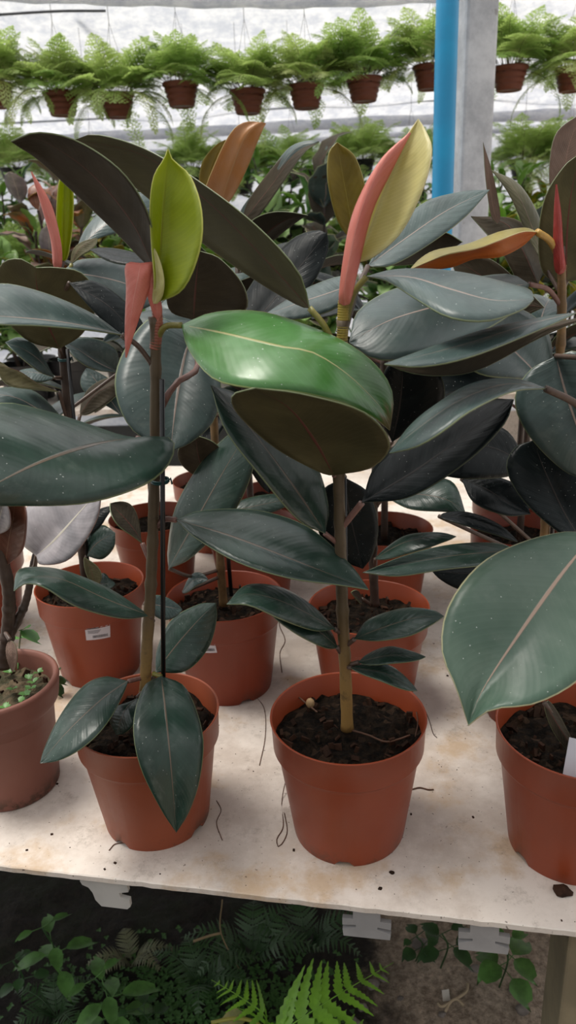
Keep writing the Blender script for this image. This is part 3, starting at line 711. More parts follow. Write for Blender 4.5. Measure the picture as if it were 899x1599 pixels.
def tiny(plant, name, mat, pts, r):
    bm = bmesh.new(); q = spline(plant.pts(pts), 24); tube(bm, q, [r * (1 + .25 * math.sin(i * 1.3)) for i in range(25)], 6); return bmobj(name, bm, mat, plant.root)
def on_soil(px, py, z=.829): p = PZ(px, py, z); return p
def root_on(plant, px, r=.0008, z=.832):
    bm = bmesh.new(); q = spline([PZ(x, y, z + (dz[0] if dz else 0)) for x, y, *dz in px], 28); tube(bm, q, [r] * 29, 6)
    return bmobj('root', bm, M_ROOT, plant.root)
root_on(B, [(548, 1140), (575, 1148), (600, 1158), (620, 1155), (640, 1148)], .0011)
root_on(B, [(462, 1085), (480, 1100), (495, 1112)], .0010)
root_on(B, [(648, 1150), (652, 1130), (650, 1112, .004)], .0007)
bm = bmesh.new(); bmesh.ops.create_icosphere(bm, subdivisions=2, radius=.0052)
for v in bm.verts: v.co = Vector((v.co.x, v.co.y, v.co.z * 1.25)) + on_soil(484, 1098, .834)
bmobj('pebble', bm, simple('pebble_tan', (.42, .27, .13), .6), B.root)

# ---- C: front right
bC = PZ(905, 1135, .85); bC.z = .70
C = Plant('potted_rubber_plant', 'front right potted rubber plant with one huge pale leaf hanging forward', 'potted plant', bC, 'rubber plants on the bench')
pC = add_pot(C.root, 'nursery', M_POT, 1.0, 1.0, seed=33, rz=.3)
C.stem([(922, 1160), (922, 1000), (920, 800), (930, 600), (935, 480)], .0066, .005, M_STEM, 8)
C.leaf('sage', 'top', [(925, 838, -.02), (870, 905, -.06), (800, 1005, -.10), (752, 1080, -.125), (731, 1133, -.14)], [(890, 830, -.01), (820, 845, -.02), (750, 880, -.05), (700, 945, -.085), (689, 1015, -.11), (712, 1075, -.13)], [(955, 930, -.06), (950, 1010, -.10), (900, 1065, -.135), (835, 1099, -.15), (768, 1108, -.15)], [(918, 815, 0)], 'huge pale green leaf', M_PETR, .0034, bow=.05)
C.leaf('slate', 'top', [(900, 489, -.01), (830, 506, -.03), (740, 534, -.06), (660, 556, -.085), (600, 569, -.10)], [(850, 496, .0), (760, 514, -.02), (680, 540, -.06)], [(850, 512, -.04), (740, 556, -.09), (660, 573, -.105)], [(933, 490, 0)])
C.leaf('brown', 'under', [(920, 496, .03), (830, 520, .02), (740, 552, .01), (680, 562, .0), (606, 570, -.01)], [(750, 535, .03)], [(720, 585, .0)], [(935, 500, 0)])
C.leaf('slate', 'top', [(852, 607, -.012), (790, 601, -.045), (720, 625, -.07), (655, 668, -.085), (608, 708, -.095)], [(800, 592, .0), (735, 600, .0), (680, 632, -.03), (640, 665, -.06)], [(800, 612, -.07), (735, 642, -.11), (690, 675, -.12), (650, 698, -.115)], [(925, 655, 0), (895, 628, -.004)], petmat=M_PET, r=.0034)
C.leaf('slate', 'top', [(868, 556, .07), (882, 610, .06), (905, 680, .05), (925, 750, .05)], [(825, 580, .07), (803, 625, .06), (825, 680, .05), (880, 735, .05)], [(905, 550, .06), (945, 600, .05), (955, 690, .05)], [(925, 560, 0)])
C.leaf('ink', 'top', [(912, 852, .04), (880, 800, .07), (852, 740, .08), (832, 688, .09)], [(870, 830, .05), (815, 780, .065), (790, 730, .08), (805, 698, .09)], [(925, 810, .06), (912, 740, .08), (870, 695, .09)], [(912, 900, 0)])
C.leaf('dark', 'under', [(850, 1098, -.03), (872, 1135, -.03), (905, 1185, -.02)], [(870, 1112, -.02)], [(868, 1150, -.03)], [(905, 1190, 0)])
bm = bmesh.new(); q = PZ(893, 1203, .835); M_ = Euler((math.radians(-25), math.radians(8), math.radians(-15))).to_matrix()
box(bm, q + Vector((.004, 0, .012)), .022, .0008, .040, M_, 0)
bmobj('plant_tag', bm, M_LABEL, C.root, smooth=False)['label'] = 'white plastic plant tag'

# ---- D: old clay pot at the far left
bD = PZ(-8, 1062, .85); bD.z = .70
D = Plant('potted_rubber_plant', 'old faded clay pot cut by left frame edge, weedy soil and mauve leaf', 'potted plant', bD, 'rubber plants on the bench')
pD = add_pot(D.root, 'old', M_POTO, .80, 1.0, seed=44, soilmat=M_SOILM, soilz=.128, chips=25)
D.stem([(5, 1040), (12, 985), (14, 930), (4, 870), (-8, 800)], .0085, .006, M_STEMD, 5)
D.stem([(14, 995), (40, 940, .01), (52, 880, .02), (60, 850, .03)], .0055, .0035, M_STEMD, 3, 'branch')
D.leaf('mauve', 'top', [(57, 868, .0), (85, 845, -.01), (125, 800, -.01), (160, 760, -.01)], [(33, 845, .02), (36, 800, .03), (80, 765, .03)], [(65, 882, -.03), (110, 872, -.04), (150, 815, -.03)], [(54, 885, .012)], 'grey mauve leaf')
D.leaf('mauve', 'under', [(8, 885, .0), (14, 845, -.01), (22, 800, -.02), (22, 775, -.03)], [(-15, 850, -.01), (-20, 800, -.03)], [(35, 860, -.02), (42, 815, -.035), (38, 788, -.03)], [(6, 905, 0)], 'curled rusty brown leaf')
D.leaf('mauve', 'top', [(-10, 840, .0), (2, 800, -.03), (8, 780, -.04)], [(-30, 800, -.03)], [(16, 822, -.035)], [(0, 880, 0)])
D.leaf('bronze', 'under', [(16, 1000, -.02), (18, 1022, -.028), (20, 1050, -.03)], [(9, 1020, -.028)], [(27, 1020, -.028)], [(8, 985, 0), (10, 990, -.01)], 'withered drooping brown leaf')
rnd = random.Random(5)
bm = bmesh.new(); uvl = bm.loops.layers.uv.new('UVMap')
def leaflet(bm, base, dirv, L, W, up=Vector((0, 0, 1)), cup=.15):
    """small pointed oval blade, two halves along a raised midrib"""
    d = dirv.normalized(); sd_ = d.cross(up)
    if sd_.length < .01: sd_ = d.cross(Vector((1, 0, 0)))
    sd_.normalize(); nn = sd_.cross(d)
    prof = ((0, .02), (.12, .55), (.32, .98), (.55, .92), (.78, .52), (1, .0))
    c = [bm.verts.new(base + d * L * t - nn * L * cup * t * t) for t, _ in prof]
    for sg in (-1, 1):
        e = [bm.verts.new(base + d * L * t - nn * L * cup * t * t + (sd_ * sg + nn * .25) * W * .5 * wv) for t, wv in prof]
        for i in range(5):
            v = (c[i], c[i + 1], e[i + 1], e[i]) if sg < 0 else (e[i], e[i + 1], c[i + 1], c[i])
            if i == 4: v = v[:3] if sg < 0 else (e[4], c[5], c[4])
            try: bm.faces.new(v)
            except ValueError: pass
for (x, y) in ((20, 1075), (48, 1075), (40, 1085), (8, 1105), (52, 1065), (30, 1095), (15, 1050), (60, 1050), (44, 1060)):
    p = PZ(x, y, .836)
    for k in range(5):
        a = rnd.random() * 6.28; leaflet(bm, p, Vector((math.cos(a), math.sin(a), .5)), .009, .006)
bmobj('seedlings', bm, M_WEED, D.root)
def weed_sprig(plant, pts, leaves, mat, name='weed'):
    bm = bmesh.new(); q = spline(pts, 12); tube(bm, q, .0011, 6)
    for (t, dx, dz, L, W) in leaves: leaflet(bm, q[int(t * 12)], Vector((dx, -.4, dz)), L, W)
    return bmobj(name, bm, mat, plant.root)
weed_sprig(D, [PZ(28, 1045, .83), PZ(30, 1010, .85), P(33, 985, bD.y - .02)], [(1, .9, -.3, .030, .018), (1, .6, .5, .022, .015), (.6, -.8, .3, .016, .01), (.7, 1, .3, .018, .012)], M_WEED)['label'] = 'bright green weed'

# ================================================================ SECOND ROW
bE = PZ(140, 912, .848); bE.z = .70
E_ = Plant('potted_rubber_plant', 'second row potted rubber plant at left with price sticker below small round leaf', 'potted plant', bE, 'rubber plants on the bench')
pE = add_pot(E_.root, 'nursery', M_POT, .97, 1.0, seed=55, rz=.7)
price_label(pE, E_.root, 153, 988, .0355, .0225, -.05)
E_.stem([(134, 920), (127, 850), (112, 700), (98, 560), (92, 440), (90, 410)], .0062, .0050, M_STEMD, 8)
E_.stake((140, 905, -.008), (105, 545, -.012)); E_.tie((101, 562, -.004))
E_.sheath([(90, 418, -.01), (88, 385, -.012), (74, 325, -.012), (49, 268, -.01)], [(84, 415, -.01), (80, 375, -.012), (64, 318, -.012)], [(96, 415, -.01), (95, 380, -.012), (80, 320, -.012)], label='slender pink bud sheath')
E_.leaf('lime', 'under', [(99, 408, .01), (100, 370, .01), (101, 320, .01), (102, 270, .01)], [(90, 395, .0), (88, 340, .0), (92, 285, .0)], [(106, 400, .0), (114, 345, .0), (113, 285, .0)], [(93, 440, 0)], 'rolled yellow green young leaf', bow=.4)
E_.leaf('olive', 'under', [(93, 545, -.02), (72, 500, -.045), (58, 450, -.07), (56, 418, -.085)], [(40, 530, -.04), (-10, 470, -.06), (0, 415, -.075), (30, 404, -.085)], [(130, 520, -.04), (152, 470, -.06), (130, 428, -.08), (90, 418, -.085)], [(98, 560, 0)])
E_.leaf('ink', 'top', [(108, 442, -.09), (165, 475, -.10), (200, 510, -.10), (232, 548, -.10)], [(150, 440, -.08), (200, 475, -.08), (228, 515, -.09)], [(140, 480, -.11), (180, 520, -.115), (212, 545, -.11)], [(92, 470, 0)])
E_.leaf('slate', 'top', [(85, 590, -.02), (60, 562, -.05), (35, 545, -.06), (8, 535, -.07)], [(55, 540, -.03), (30, 527, -.04)], [(60, 580, -.07), (25, 552, -.08)], [(97, 590, 0)])
E_.leaf('slate', 'top', [(185, 582, .05), (150, 565, .02), (120, 545, .0), (95, 532, -.0)], [(180, 545, .04), (140, 527, .02)], [(150, 578, .0), (120, 562, -.02)], [(108, 640, 0)])
E_.leaf('slate', 'top', [(95, 425, .01), (150, 432, .03), (200, 445, .05), (250, 470, .06)], [(130, 405, .06), (200, 412, .09)], [(150, 465, .0), (210, 485, .03)], [(93, 450, 0)])
E_.leaf('slate', 'top', [(112, 412, .03), (140, 372, .05), (185, 340, .08), (245, 322, .12)], [(135, 355, .08), (175, 318, .12), (220, 300, .13)], [(150, 375, .05), (190, 362, .07), (225, 345, .10)], [(93, 460, 0), (102, 440, .02)], petmat=M_PETG)
E_.leaf('olive', 'under', [(112, 412, .028), (125, 388, .035), (152, 372, .045)], [(118, 385, .04)], [(140, 392, .03)])
E_.leaf('ink', 'top', [(140, 390, .02), (190, 400, .0), (246, 408, -.01)], [(190, 390, .03)], [(190, 413, -.03)])
E_.leaf('olive', 'under', [(92, 612, -.02), (60, 600, -.04), (30, 580, -.05), (-10, 568, -.06)], [(40, 592, -.03), (0, 565, -.05)], [(50, 608, -.06), (10, 600, -.07)], [(106, 660, 0)])
E_.leaf('slate', 'top', [(86, 588, .01), (60, 583, .0), (30, 580, -.01)], [(58, 576, .02)], [(58, 597, -.02)])
E_.leaf('slate', 'top', [(120, 680, .0), (60, 640, -.03), (20, 620, -.05), (-30, 615, -.06)], [(60, 615, .02), (10, 605, .0)], [(70, 668, -.05), (10, 650, -.07)], [(115, 720, 0)])
E_.leaf('brown', 'under', [(125, 648, .03), (150, 615, .04), (200, 590, .05)], [(150, 598, .06)], [(165, 632, .03)], [(112, 700, 0)])
E_.leaf('slate', 'top', [(190, 650, .05), (165, 615, .06), (135, 575, .08)], [(190, 610, .07)], [(130, 610, .06)])
E_.leaf('dark', 'top', [(135, 868, -.01), (152, 848, -.012), (180, 832, -.01)], [(137, 835, .01), (160, 820, .01)], [(160, 873, -.02), (178, 855, -.02)], [(130, 880, 0)])
E_.leaf('olive', 'under', [(132, 870, -.012), (142, 890, -.02), (150, 918, -.03)], [(134, 895, -.025)], [(158, 895, -.025)])
E_.leaf('dark', 'top', [(148, 910, -.01), (165, 912, -.02), (180, 912, -.02)], [(162, 895, .0)], [(160, 922, -.03)])
E_.leaf('ink', 'top', [(128, 838, .0), (150, 805, .02), (175, 790, .03)], [(140, 808, .03)], [(160, 818, .01)])

bF = PZ(350, 930, .848); bF.z = .70
F = Plant('potted_rubber_plant', 'second row potted rubber plant between the two front plants, large dark leaf over its pot', 'potted plant', bF, 'rubber plants on the bench')
pF = add_pot(F.root, 'nursery', M_POT3, 1.0, 1.0, seed=66, rz=.35)
price_label(pF, F.root, 324, 1009, .024, .022, .1)
F.stem([(349, 945), (344, 880), (340, 800), (336, 700), (330, 600), (318, 480), (308, 420)], .0064, .005, M_STEMT, 8)
F.stake((361, 930, -.006), (350, 790, -.004), .003)
F.leaf('dark', 'top', [(264, 888, -.05), (305, 815, -.07), (350, 735, -.08), (388, 672, -.08)], [(262, 860, -.03), (275, 790, -.04), (320, 715, -.04), (372, 668, -.06)], [(300, 870, -.08), (360, 808, -.10), (393, 740, -.10), (398, 690, -.09)], [(342, 890, 0), (300, 900, -.03)])
F.leaf('brown', 'under', [(330, 755, -.02), (312, 720, -.04), (305, 680, -.06)], [(278, 715, -.04)], [(345, 705, -.05)], [(337, 780, 0)])
F.leaf('brown', 'under', [(302, 500, -.05), (304, 460, -.06), (308, 420, -.07), (312, 392, -.075)], [(265, 485, -.05), (262, 440, -.06), (290, 402, -.07)], [(378, 490, -.07), (382, 450, -.08), (345, 405, -.08)], [(316, 520, 0)])
F.leaf('slate', 'top', [(285, 925, -.03), (305, 905, -.04), (325, 905, -.045)], [(300, 897, -.03)], [(300, 920, -.05)], [(345, 900, 0)])
F.leaf('ink', 'top', [(330, 560, .0), (400, 500, .02), (450, 440, .04), (510, 364, .06)], [(395, 440, .06), (450, 378, .08), (490, 360, .07)], [(430, 510, .0), (490, 440, .03), (512, 390, .06)], [(330, 600, 0)])
F.leaf('slate', 'top', [(300, 530, .02), (360, 540, .05), (420, 520, .08)], [(350, 500, .06)], [(370, 575, .03)], [(326, 580, 0)])
F.leaf('ink', 'top', [(360, 640, -.03), (400, 690, -.03), (420, 770, -.04)], [(370, 700, -.05)], [(440, 700, -.02)], [(334, 650, 0)])
F.leaf('dark', 'top', [(345, 800, .02), (400, 790, .03), (470, 775, .05)], [(400, 775, .05)], [(405, 806, .02)], [(341, 820, 0)])

bG = PZ(575, 945, .85); bG.z = .70
G = Plant('potted_rubber_plant', 'second row potted rubber plant straight behind the front centre pot', 'potted plant', bG, 'rubber plants on the bench')
pG = add_pot(G.root, 'nursery', M_POT, 1.0, 1.0, seed=77, rz=.2)
price_label(pG, G.root, 597, 1026, .030, .022, .05)
G.stem([(585, 945), (582, 860), (585, 760), (595, 640), (600, 560)], .0062, .005, M_STEMD, 8)
G.leaf('ink', 'top', [(612, 690, -.03), (622, 640, -.04), (628, 590, -.05), (625, 560, -.055)], [(590, 640, -.04), (600, 580, -.05)], [(685, 640, -.05), (690, 590, -.06), (655, 562, -.06)], [(590, 720, 0)])
G.leaf('dark', 'top', [(600, 775, -.01), (650, 772, -.03), (700, 782, -.05), (728, 806, -.055)], [(650, 750, .0), (705, 752, -.02)], [(640, 795, -.05), (700, 800, -.06)], [(588, 790, 0)])
G.leaf('dark', 'top', [(586, 872, -.01), (630, 848, -.03), (680, 838, -.04), (712, 838, -.045)], [(630, 838, -.01)], [(640, 864, -.05)], [(584, 890, 0)])
G.leaf('ink', 'top', [(500, 620, .0), (470, 680, -.01), (450, 760, -.02)], [(440, 680, -.01)], [(510, 690, -.02)], [(592, 680, 0)])
G.leaf('dark', 'under', [(565, 935, -.02), (558, 930, -.03), (548, 925, -.04)], [(558, 922, -.03)], [(562, 942, -.03)], [(580, 945, 0)])
G.leaf('dark', 'top', [(640, 700, .0), (700, 690, .02), (760, 660, .04)], [(690, 660, .05)], [(710, 715, .0)], [(592, 700, 0)])
G.leaf('ink', 'top', [(600, 620, -.02), (640, 640, -.0), (720, 640, .02)], [(650, 600, .03)], [(660, 690, -.02)])

bK = PZ(838, 958, .85); bK.z = .70
K = Plant('potted_rubber_plant', 'right hand potted rubber plant with red sheath and curved orange young leaf', 'potted plant', bK, 'rubber plants on the bench')
pK = add_pot(K.root, 'nursery', M_POT3, 1.0, 1.0, seed=88)
K.stem([(842, 960), (850, 840), (862, 680), (875, 540), (877, 470), (876, 415)], .0066, .0050, M_STEMT, 10)
K.stake((852, 950, -.006), (884, 560, -.008))
K.sheath([(873, 428, -.006), (872, 390, -.008), (870, 340, -.008), (868, 288, -.006)], [(866, 420, -.006), (864, 385, -.008), (865, 335, -.007)], [(882, 420, -.006), (878, 385, -.008), (875, 335, -.007)], M_RED, label='slender red bud sheath', bow=.6)
K.leaf('orange', 'top1', [(838, 362, -.02), (815, 384, -.03), (780, 401, -.045), (740, 404, -.055), (700, 418, -.06), (640, 421, -.06)], [(818, 356, .02), (780, 362, .03), (730, 381, .01), (680, 391, -.01), (655, 405, -.04)], [(815, 362, -.05), (780, 375, -.08), (745, 388, -.09), (700, 397, -.095), (665, 410, -.08)], [(873, 402, 0), (858, 376, -.01)], 'curved orange young leaf', M_PETO, .004)
K.leaf('olive', 'under', [(884, 440, .02), (884, 380, .02), (890, 310, .015), (905, 240, .01)], [(850, 430, .02), (840, 380, .02), (850, 310, .01), (880, 260, .01)], [(915, 430, .02), (945, 370, .01), (940, 290, .01)], [(878, 455, 0)])
K.leaf('bronze', 'under', [(880, 325, .05), (880, 280, .05), (888, 225, .05), (910, 175, .05)], [(860, 300, .05), (858, 250, .05), (870, 205, .05)], [(900, 315, .05), (920, 260, .05), (925, 200, .05)], [(878, 430, 0), (880, 370, .03)])
K.leaf('slate', 'top', [(826, 444, -.02), (770, 452, -.05), (690, 476, -.09), (610, 500, -.12), (545, 535, -.14)], [(790, 428, .02), (700, 440, .01), (620, 450, -.03), (560, 485, -.1)], [(810, 480, -.08), (750, 520, -.13), (670, 555, -.16), (590, 562, -.16)], [(876, 478, 0), (855, 452, -.008)], petmat=M_PETR, r=.003, bow=.04)
K.leaf('slate', 'top', [(850, 598, -.02), (815, 562, -.03), (775, 525, -.04), (735, 505, -.06)], [(862, 560, .0), (850, 510, .0), (800, 480, -.01)], [(810, 592, -.07), (750, 585, -.09), (718, 555, -.08)], [(866, 640, 0)], petmat=M_PETR)
K.leaf('brown', 'under', [(840, 445, .05), (815, 390, .07), (790, 350, .09), (735, 338, .10)], [(850, 400, .09), (810, 345, .10)], [(810, 440, .06), (780, 390, .07)])
K.leaf('bronze', 'top', [(848, 412, .03), (832, 360, .05), (805, 300, .06), (767, 266, .07)], [(845, 350, .06), (812, 290, .07)], [(824, 370, .05), (795, 305, .06)], [(876, 460, 0)])
K.leaf('bronze', 'under', [(776, 350, .08), (768, 315, .08), (762, 270, .08), (754, 222, .08)], [(766, 335, .08), (758, 280, .08)], [(781, 335, .08), (770, 275, .08)])
K.leaf('brown', 'under', [(722, 378, .06), (690, 368, .07), (650, 385, .07), (612, 415, .06)], [(690, 362, .06), (640, 368, .06)], [(690, 398, .07), (650, 412, .06)])
K.leaf('brown', 'under', [(850, 480, .03), (800, 470, .06), (750, 430, .08), (700, 400, .09)], [(810, 440, .06), (760, 402, .08)], [(790, 500, .06), (730, 460, .07)])
K.leaf('ink', 'top', [(826, 730, -.05), (770, 700, -.06), (720, 700, -.07), (684, 742, -.08)], [(790, 672, -.03), (735, 664, -.04), (700, 690, -.06)], [(790, 745, -.08), (730, 748, -.10)], [(860, 700, 0)])
K.leaf('ink', 'top', [(720, 748, -.03), (760, 765, -.05), (800, 790, -.06), (828, 803, -.07)], [(760, 742, -.03), (810, 760, -.05)], [(740, 785, -.07), (790, 805, -.08)], [(846, 860, 0)])
K.leaf('ink', 'top', [(685, 806, -.05), (730, 810, -.06), (775, 825, -.07), (808, 846, -.08)], [(735, 801, -.05)], [(745, 827, -.08)], [(845, 880, 0)])
K.leaf('dark', 'top', [(812, 860, -.06), (750, 864, -.08), (680, 872, -.10), (566, 894, -.13)], [(770, 848, -.05), (700, 851, -.08), (630, 868, -.11)], [(770, 880, -.10), (690, 890, -.13), (620, 900, -.14)], [(845, 880, 0)])
K.leaf('ink', 'top', [(790, 880, .0), (750, 895, -.01), (675, 893, -.02)], [(740, 878, .01)], [(745, 925, -.02)], [(845, 900, 0)])
# ================================================================ THIRD ROW AND BEYOND ON THE BENCH
def generic(plant, top, n, kinds, seed, L=(.17, .23), z0=.28, lean=(0, 0), skip=None):
    """straight stem with spirally set leaves, oldest lowest"""
    rnd = random.Random(seed); b0 = plant.base
    bm = bmesh.new(); q = [b0 + Vector((lean[0] * t, lean[1] * t, .12 + (top - .12) * t)) for t in [i / 14 for i in range(15)]]
    tube(bm, q, [.0064 - .002 * i / 14 for i in range(15)], 10); bmobj('stem', bm, M_STEMD, plant.root)
    for k in range(n):
        t = (k + .5) / n; z = z0 + (top - z0) * t ** .9
        a = k * 2.4 + rnd.random() * .7 + seed
        if skip and skip(a % 6.283, t): continue
        el = -.15 + .95 * t + rnd.uniform(-.15, .15); ln = rnd.uniform(*L) * (1 - .25 * abs(t - .5)); W = ln * rnd.uniform(.19, .235)
        h = Vector((math.cos(a), math.sin(a), 0)); base = b0 + Vector((lean[0] * t, lean[1] * t, z))
        sd_ = Vector((-h.y, h.x, 0)); pts = []; p = base + h * .03 + Vector((0, 0, .015)); e = el
        sp = [p.copy()]
        for i in range(4):
            p = p + (h * math.cos(e) + Vector((0, 0, math.sin(e)))) * ln / 4; e -= .22; sp.append(p.copy())
        tw = rnd.uniform(-.4, .4); upv = Vector((0, 0, 1)) * math.cos(el) - h * math.sin(el)
        dv = sd_ * math.cos(tw) + upv * math.sin(tw)
        kind = kinds[k % len(kinds)]
        face = 'top' if (sp[2] - sp[1]).cross(dv).dot(CAM - sp[2]) * (sp[2] - sp[1]).cross(dv).dot(upv) > 0 else 'under'
        o = blade('leaf', plant.root, ML[kind], face, sp, [sp[2] + dv * W + upv * W * .2], [sp[2] - dv * W + upv * W * .2])
        bm = bmesh.new(); tube(bm, [base, base + h * .015 + Vector((0, 0, .006)), sp[0], sp[0].lerp(sp[1], .05)], .0026, 6); bmobj('petiole', bm, M_PETR, o)
def back_plant(px, py, label, mat, top, n, kinds, seed, rz=.2, **kw):
    b_ = PZ(px, py, .85); b_.z = .70
    p = Plant('potted_rubber_plant', label, 'potted plant', b_, 'rubber plants on the bench')
    add_pot(p.root, 'nursery', mat, 1, 1, seed=seed, rz=rz, chips=25)
    if n: generic(p, top, n, kinds, seed, **kw)
    return p
H = back_plant(240, 806, 'third row potted rubber plant on the left, seen past the front left stem', M_POT, .52, 14, ['slate', 'ink', 'dark'], 3, z0=.32)
I_ = back_plant(393, 815, 'third row potted rubber plant whose orange new leaf rises highest in the middle', M_POT3, .60, 12, ['ink', 'dark', 'slate'], 4, z0=.36)
I_.leaf('peach', 'under', [(342, 330, -.02), (360, 270, -.03), (382, 215, -.03), (404, 192, -.02), (415, 193, -.015)], [(318, 310, -.03), (338, 250, -.035), (362, 205, -.03), (385, 190, -.02)], [(362, 310, -.02), (385, 265, -.02), (402, 222, -.02), (410, 203, -.02)], label='orange new leaf', petmat=M_PETO, bow=.2)
I_.leaf('gold', 'under', [(335, 330, .0), (325, 280, .0), (338, 240, .0), (352, 218, .0)], [(312, 295, .0), (315, 255, .0), (335, 228, .0)], [(350, 300, .0), (355, 260, .0), (354, 235, .0)], label='golden new leaf')
I_.leaf('brown', 'under', [(376, 350, -.05), (420, 295, -.06), (462, 240, -.07), (498, 222, -.08)], [(390, 310, -.04), (436, 250, -.05), (475, 222, -.06)], [(398, 345, -.06), (442, 285, -.08), (474, 240, -.085)], bow=.02)
I_.leaf('slate', 'top', [(374, 346, -.045), (420, 288, -.055), (460, 234, -.065), (498, 221, -.08)], [(378, 325, -.035), (420, 270, -.045), (450, 232, -.05), (478, 220, -.065)], [(385, 346, -.05), (432, 288, -.06), (466, 240, -.07)], bow=.02)
J_ = back_plant(600, 824, 'third row potted rubber plant behind the front centre stem', M_POT, .50, 13, ['ink', 'dark'], 5, z0=.34)
J2 = back_plant(812, 824, 'third row potted rubber plant on the right, its pot in front of a redder one', M_POT3, .48, 14, ['ink', 'ink', 'dark', 'slate'], 6, z0=.33)
J3 = back_plant(806, 772, 'fourth row potted rubber plant on the right, its plain pot half hidden', M_POT3, .46, 12, ['ink', 'slate'], 7, z0=.34)
M4 = back_plant(330, 748, 'fourth row potted rubber plant left of centre, pot glimpsed below a pale leaf', M_POT2, .50, 12, ['slate', 'dark'], 8, z0=.3)
N4 = back_plant(432, 768, 'fourth row potted rubber plant near the middle, pot behind the thin leaf', M_POT3, .52, 13, ['dark', 'ink'], 9, z0=.33)
O4 = back_plant(-45, 858, 'third row potted plant at the far left, red pot cut by frame edge', M_POT3, .46, 10, ['slate', 'dark'], 10, z0=.25)
R4 = back_plant(950, 800, 'third row potted rubber plant outside the right edge, leaves reaching in', M_POT3, .56, 9, ['dark', 'ink'], 11, z0=.3)
# ---------------------------------------------------------------- hanging ferns
M_FERN = [simple('fern_green_a', (.25, .42, .10), .5, .35, 30), simple('fern_green_b', (.40, .52, .16), .5, .3, 30), simple('fern_green_c', (.54, .58, .25), .5, .3, 30)]
for m in M_FERN:
    nt_ = m.node_tree; b_ = nt_.nodes['Principled BSDF']; t_ = nt_.nodes.new('ShaderNodeBsdfTranslucent'); t_.inputs[0].default_value = (.50, .66, .20, 1)
    mx = nt_.nodes.new('ShaderNodeMixShader'); mx.inputs[0].default_value = .5
    nt_.links.new(b_.outputs[0], mx.inputs[1]); nt_.links.new(t_.outputs[0], mx.inputs[2]); nt_.links.new(mx.outputs[0], nt_.nodes['Material Output'].inputs[0])
M_FSTEM = simple('fern_stalk', (.09, .07, .03), .6)
def frond_mesh(L, e0, e1, wid, seed, mat, npin=9, bare=.34):
    rnd = random.Random(seed); bm = bmesh.new(); pts = [Vector((0, 0, 0))]; N = 16
    for i in range(N):
        e = e0 + (e1 - e0) * (i / N) ** 1.2; pts.append(pts[-1] + Vector((math.cos(e), rnd.uniform(-.06, .06), math.sin(e))) * L / N)
    tube(bm, pts, [.0014 - .001 * i / N for i in range(N + 1)], 4, mi=1)
    for k in range(npin * 2):
        sg = 1 if k % 2 else -1; t = bare + (1 - bare) * (k / (npin * 2 - 1)); f = t * N; i = min(N - 1, int(f))
        p = pts[i].lerp(pts[i + 1], f - i); tg = (pts[i + 1] - pts[i]).normalized()
        pl = wid * (1 - (t - bare) / (1 - bare)) ** .8 + .008
        dv = (Vector((0, sg, 0)) * .85 + tg * .55 + Vector((0, 0, rnd.uniform(-.25, .1)))).normalized(); nn = tg.cross(dv).normalized()
        m_ = max(3, int(pl / .008))
        for q in range(m_):
            s = (q + .6) / m_; bp_ = p + dv * pl * s + Vector((0, 0, -.25 * pl * s * s)); ll = (.013 * (1 - .55 * s)) * (1 + pl * 4)
            for g in (1, -1):
                d2 = (dv * .6 + dv.cross(nn) * g).normalized()
                a = bp_; c = bp_ + d2 * ll; w2 = dv * ll * .33
                vs = [bm.verts.new(x) for x in (a - w2 * .4, a + d2 * ll * .5 - w2, c, a + d2 * ll * .55 + w2)]
                bm.faces.new(vs)
        tube(bm, [p, p + dv * pl * .5 - Vector((0, 0, .06 * pl)), p + dv * pl - Vector((0, 0, .25 * pl))], .0006, 3, cap=False, mi=0)
    me = bpy.data.meshes.new('frond'); bm.to_mesh(me); bm.free(); me.materials.append(mat); me.materials.append(M_FSTEM)
    return me
FR = {}
for ci in range(3):
    FR['up', ci] = [frond_mesh(.17, 1.30, .2, .075, 1 + ci * 9, M_FERN[ci]), frond_mesh(.155, 1.1, -.3, .080, 2 + ci * 9, M_FERN[ci]), frond_mesh(.19, 1.45, .3, .065, 3 + ci * 9, M_FERN[ci])]
    FR['out', ci] = [frond_mesh(.16, .8, -.6, .080, 4 + ci * 9, M_FERN[ci]), frond_mesh(.15, .5, -.7, .075, 5 + ci * 9, M_FERN[ci])]
    FR['down', ci] = [frond_mesh(.20, .3, -1.5, .045, 6 + ci * 9, M_FERN[ci]), frond_mesh(.25, .1, -1.52, .035, 7 + ci * 9, M_FERN[ci])]
def put_fronds(root, n, ci, rnd, z, frac=(.42, .36, .22), sc=1.0, r=.03):
    for k in range(n):
        x = (k + .5) / n; kind = 'up' if x < frac[0] else ('out' if x < frac[0] + frac[1] else 'down')
        me = rnd.choice(FR[kind, ci if rnd.random() < .75 else (ci + 1) % 3])
        o = bpy.data.objects.new('frond', me); COL.objects.link(o); o.parent = root
        a = k * 2.399 + rnd.random() * .5; rr = r * rnd.uniform(.2, 1)
        o.location = (rr * math.cos(a), rr * math.sin(a), z); o.rotation_euler = (rnd.uniform(-.25, .25), rnd.uniform(-.2, .2), a); o.scale = (sc * rnd.uniform(.75, 1.12),) * 3
M_WIRE = simple('hanger_wire', (.05, .045, .045), .5)
M_HPIPE = M_STEEL
HY = 3.1
q0, q1 = P(-200, 30, HY), P(1100, -30, HY)
RZ = 2.22
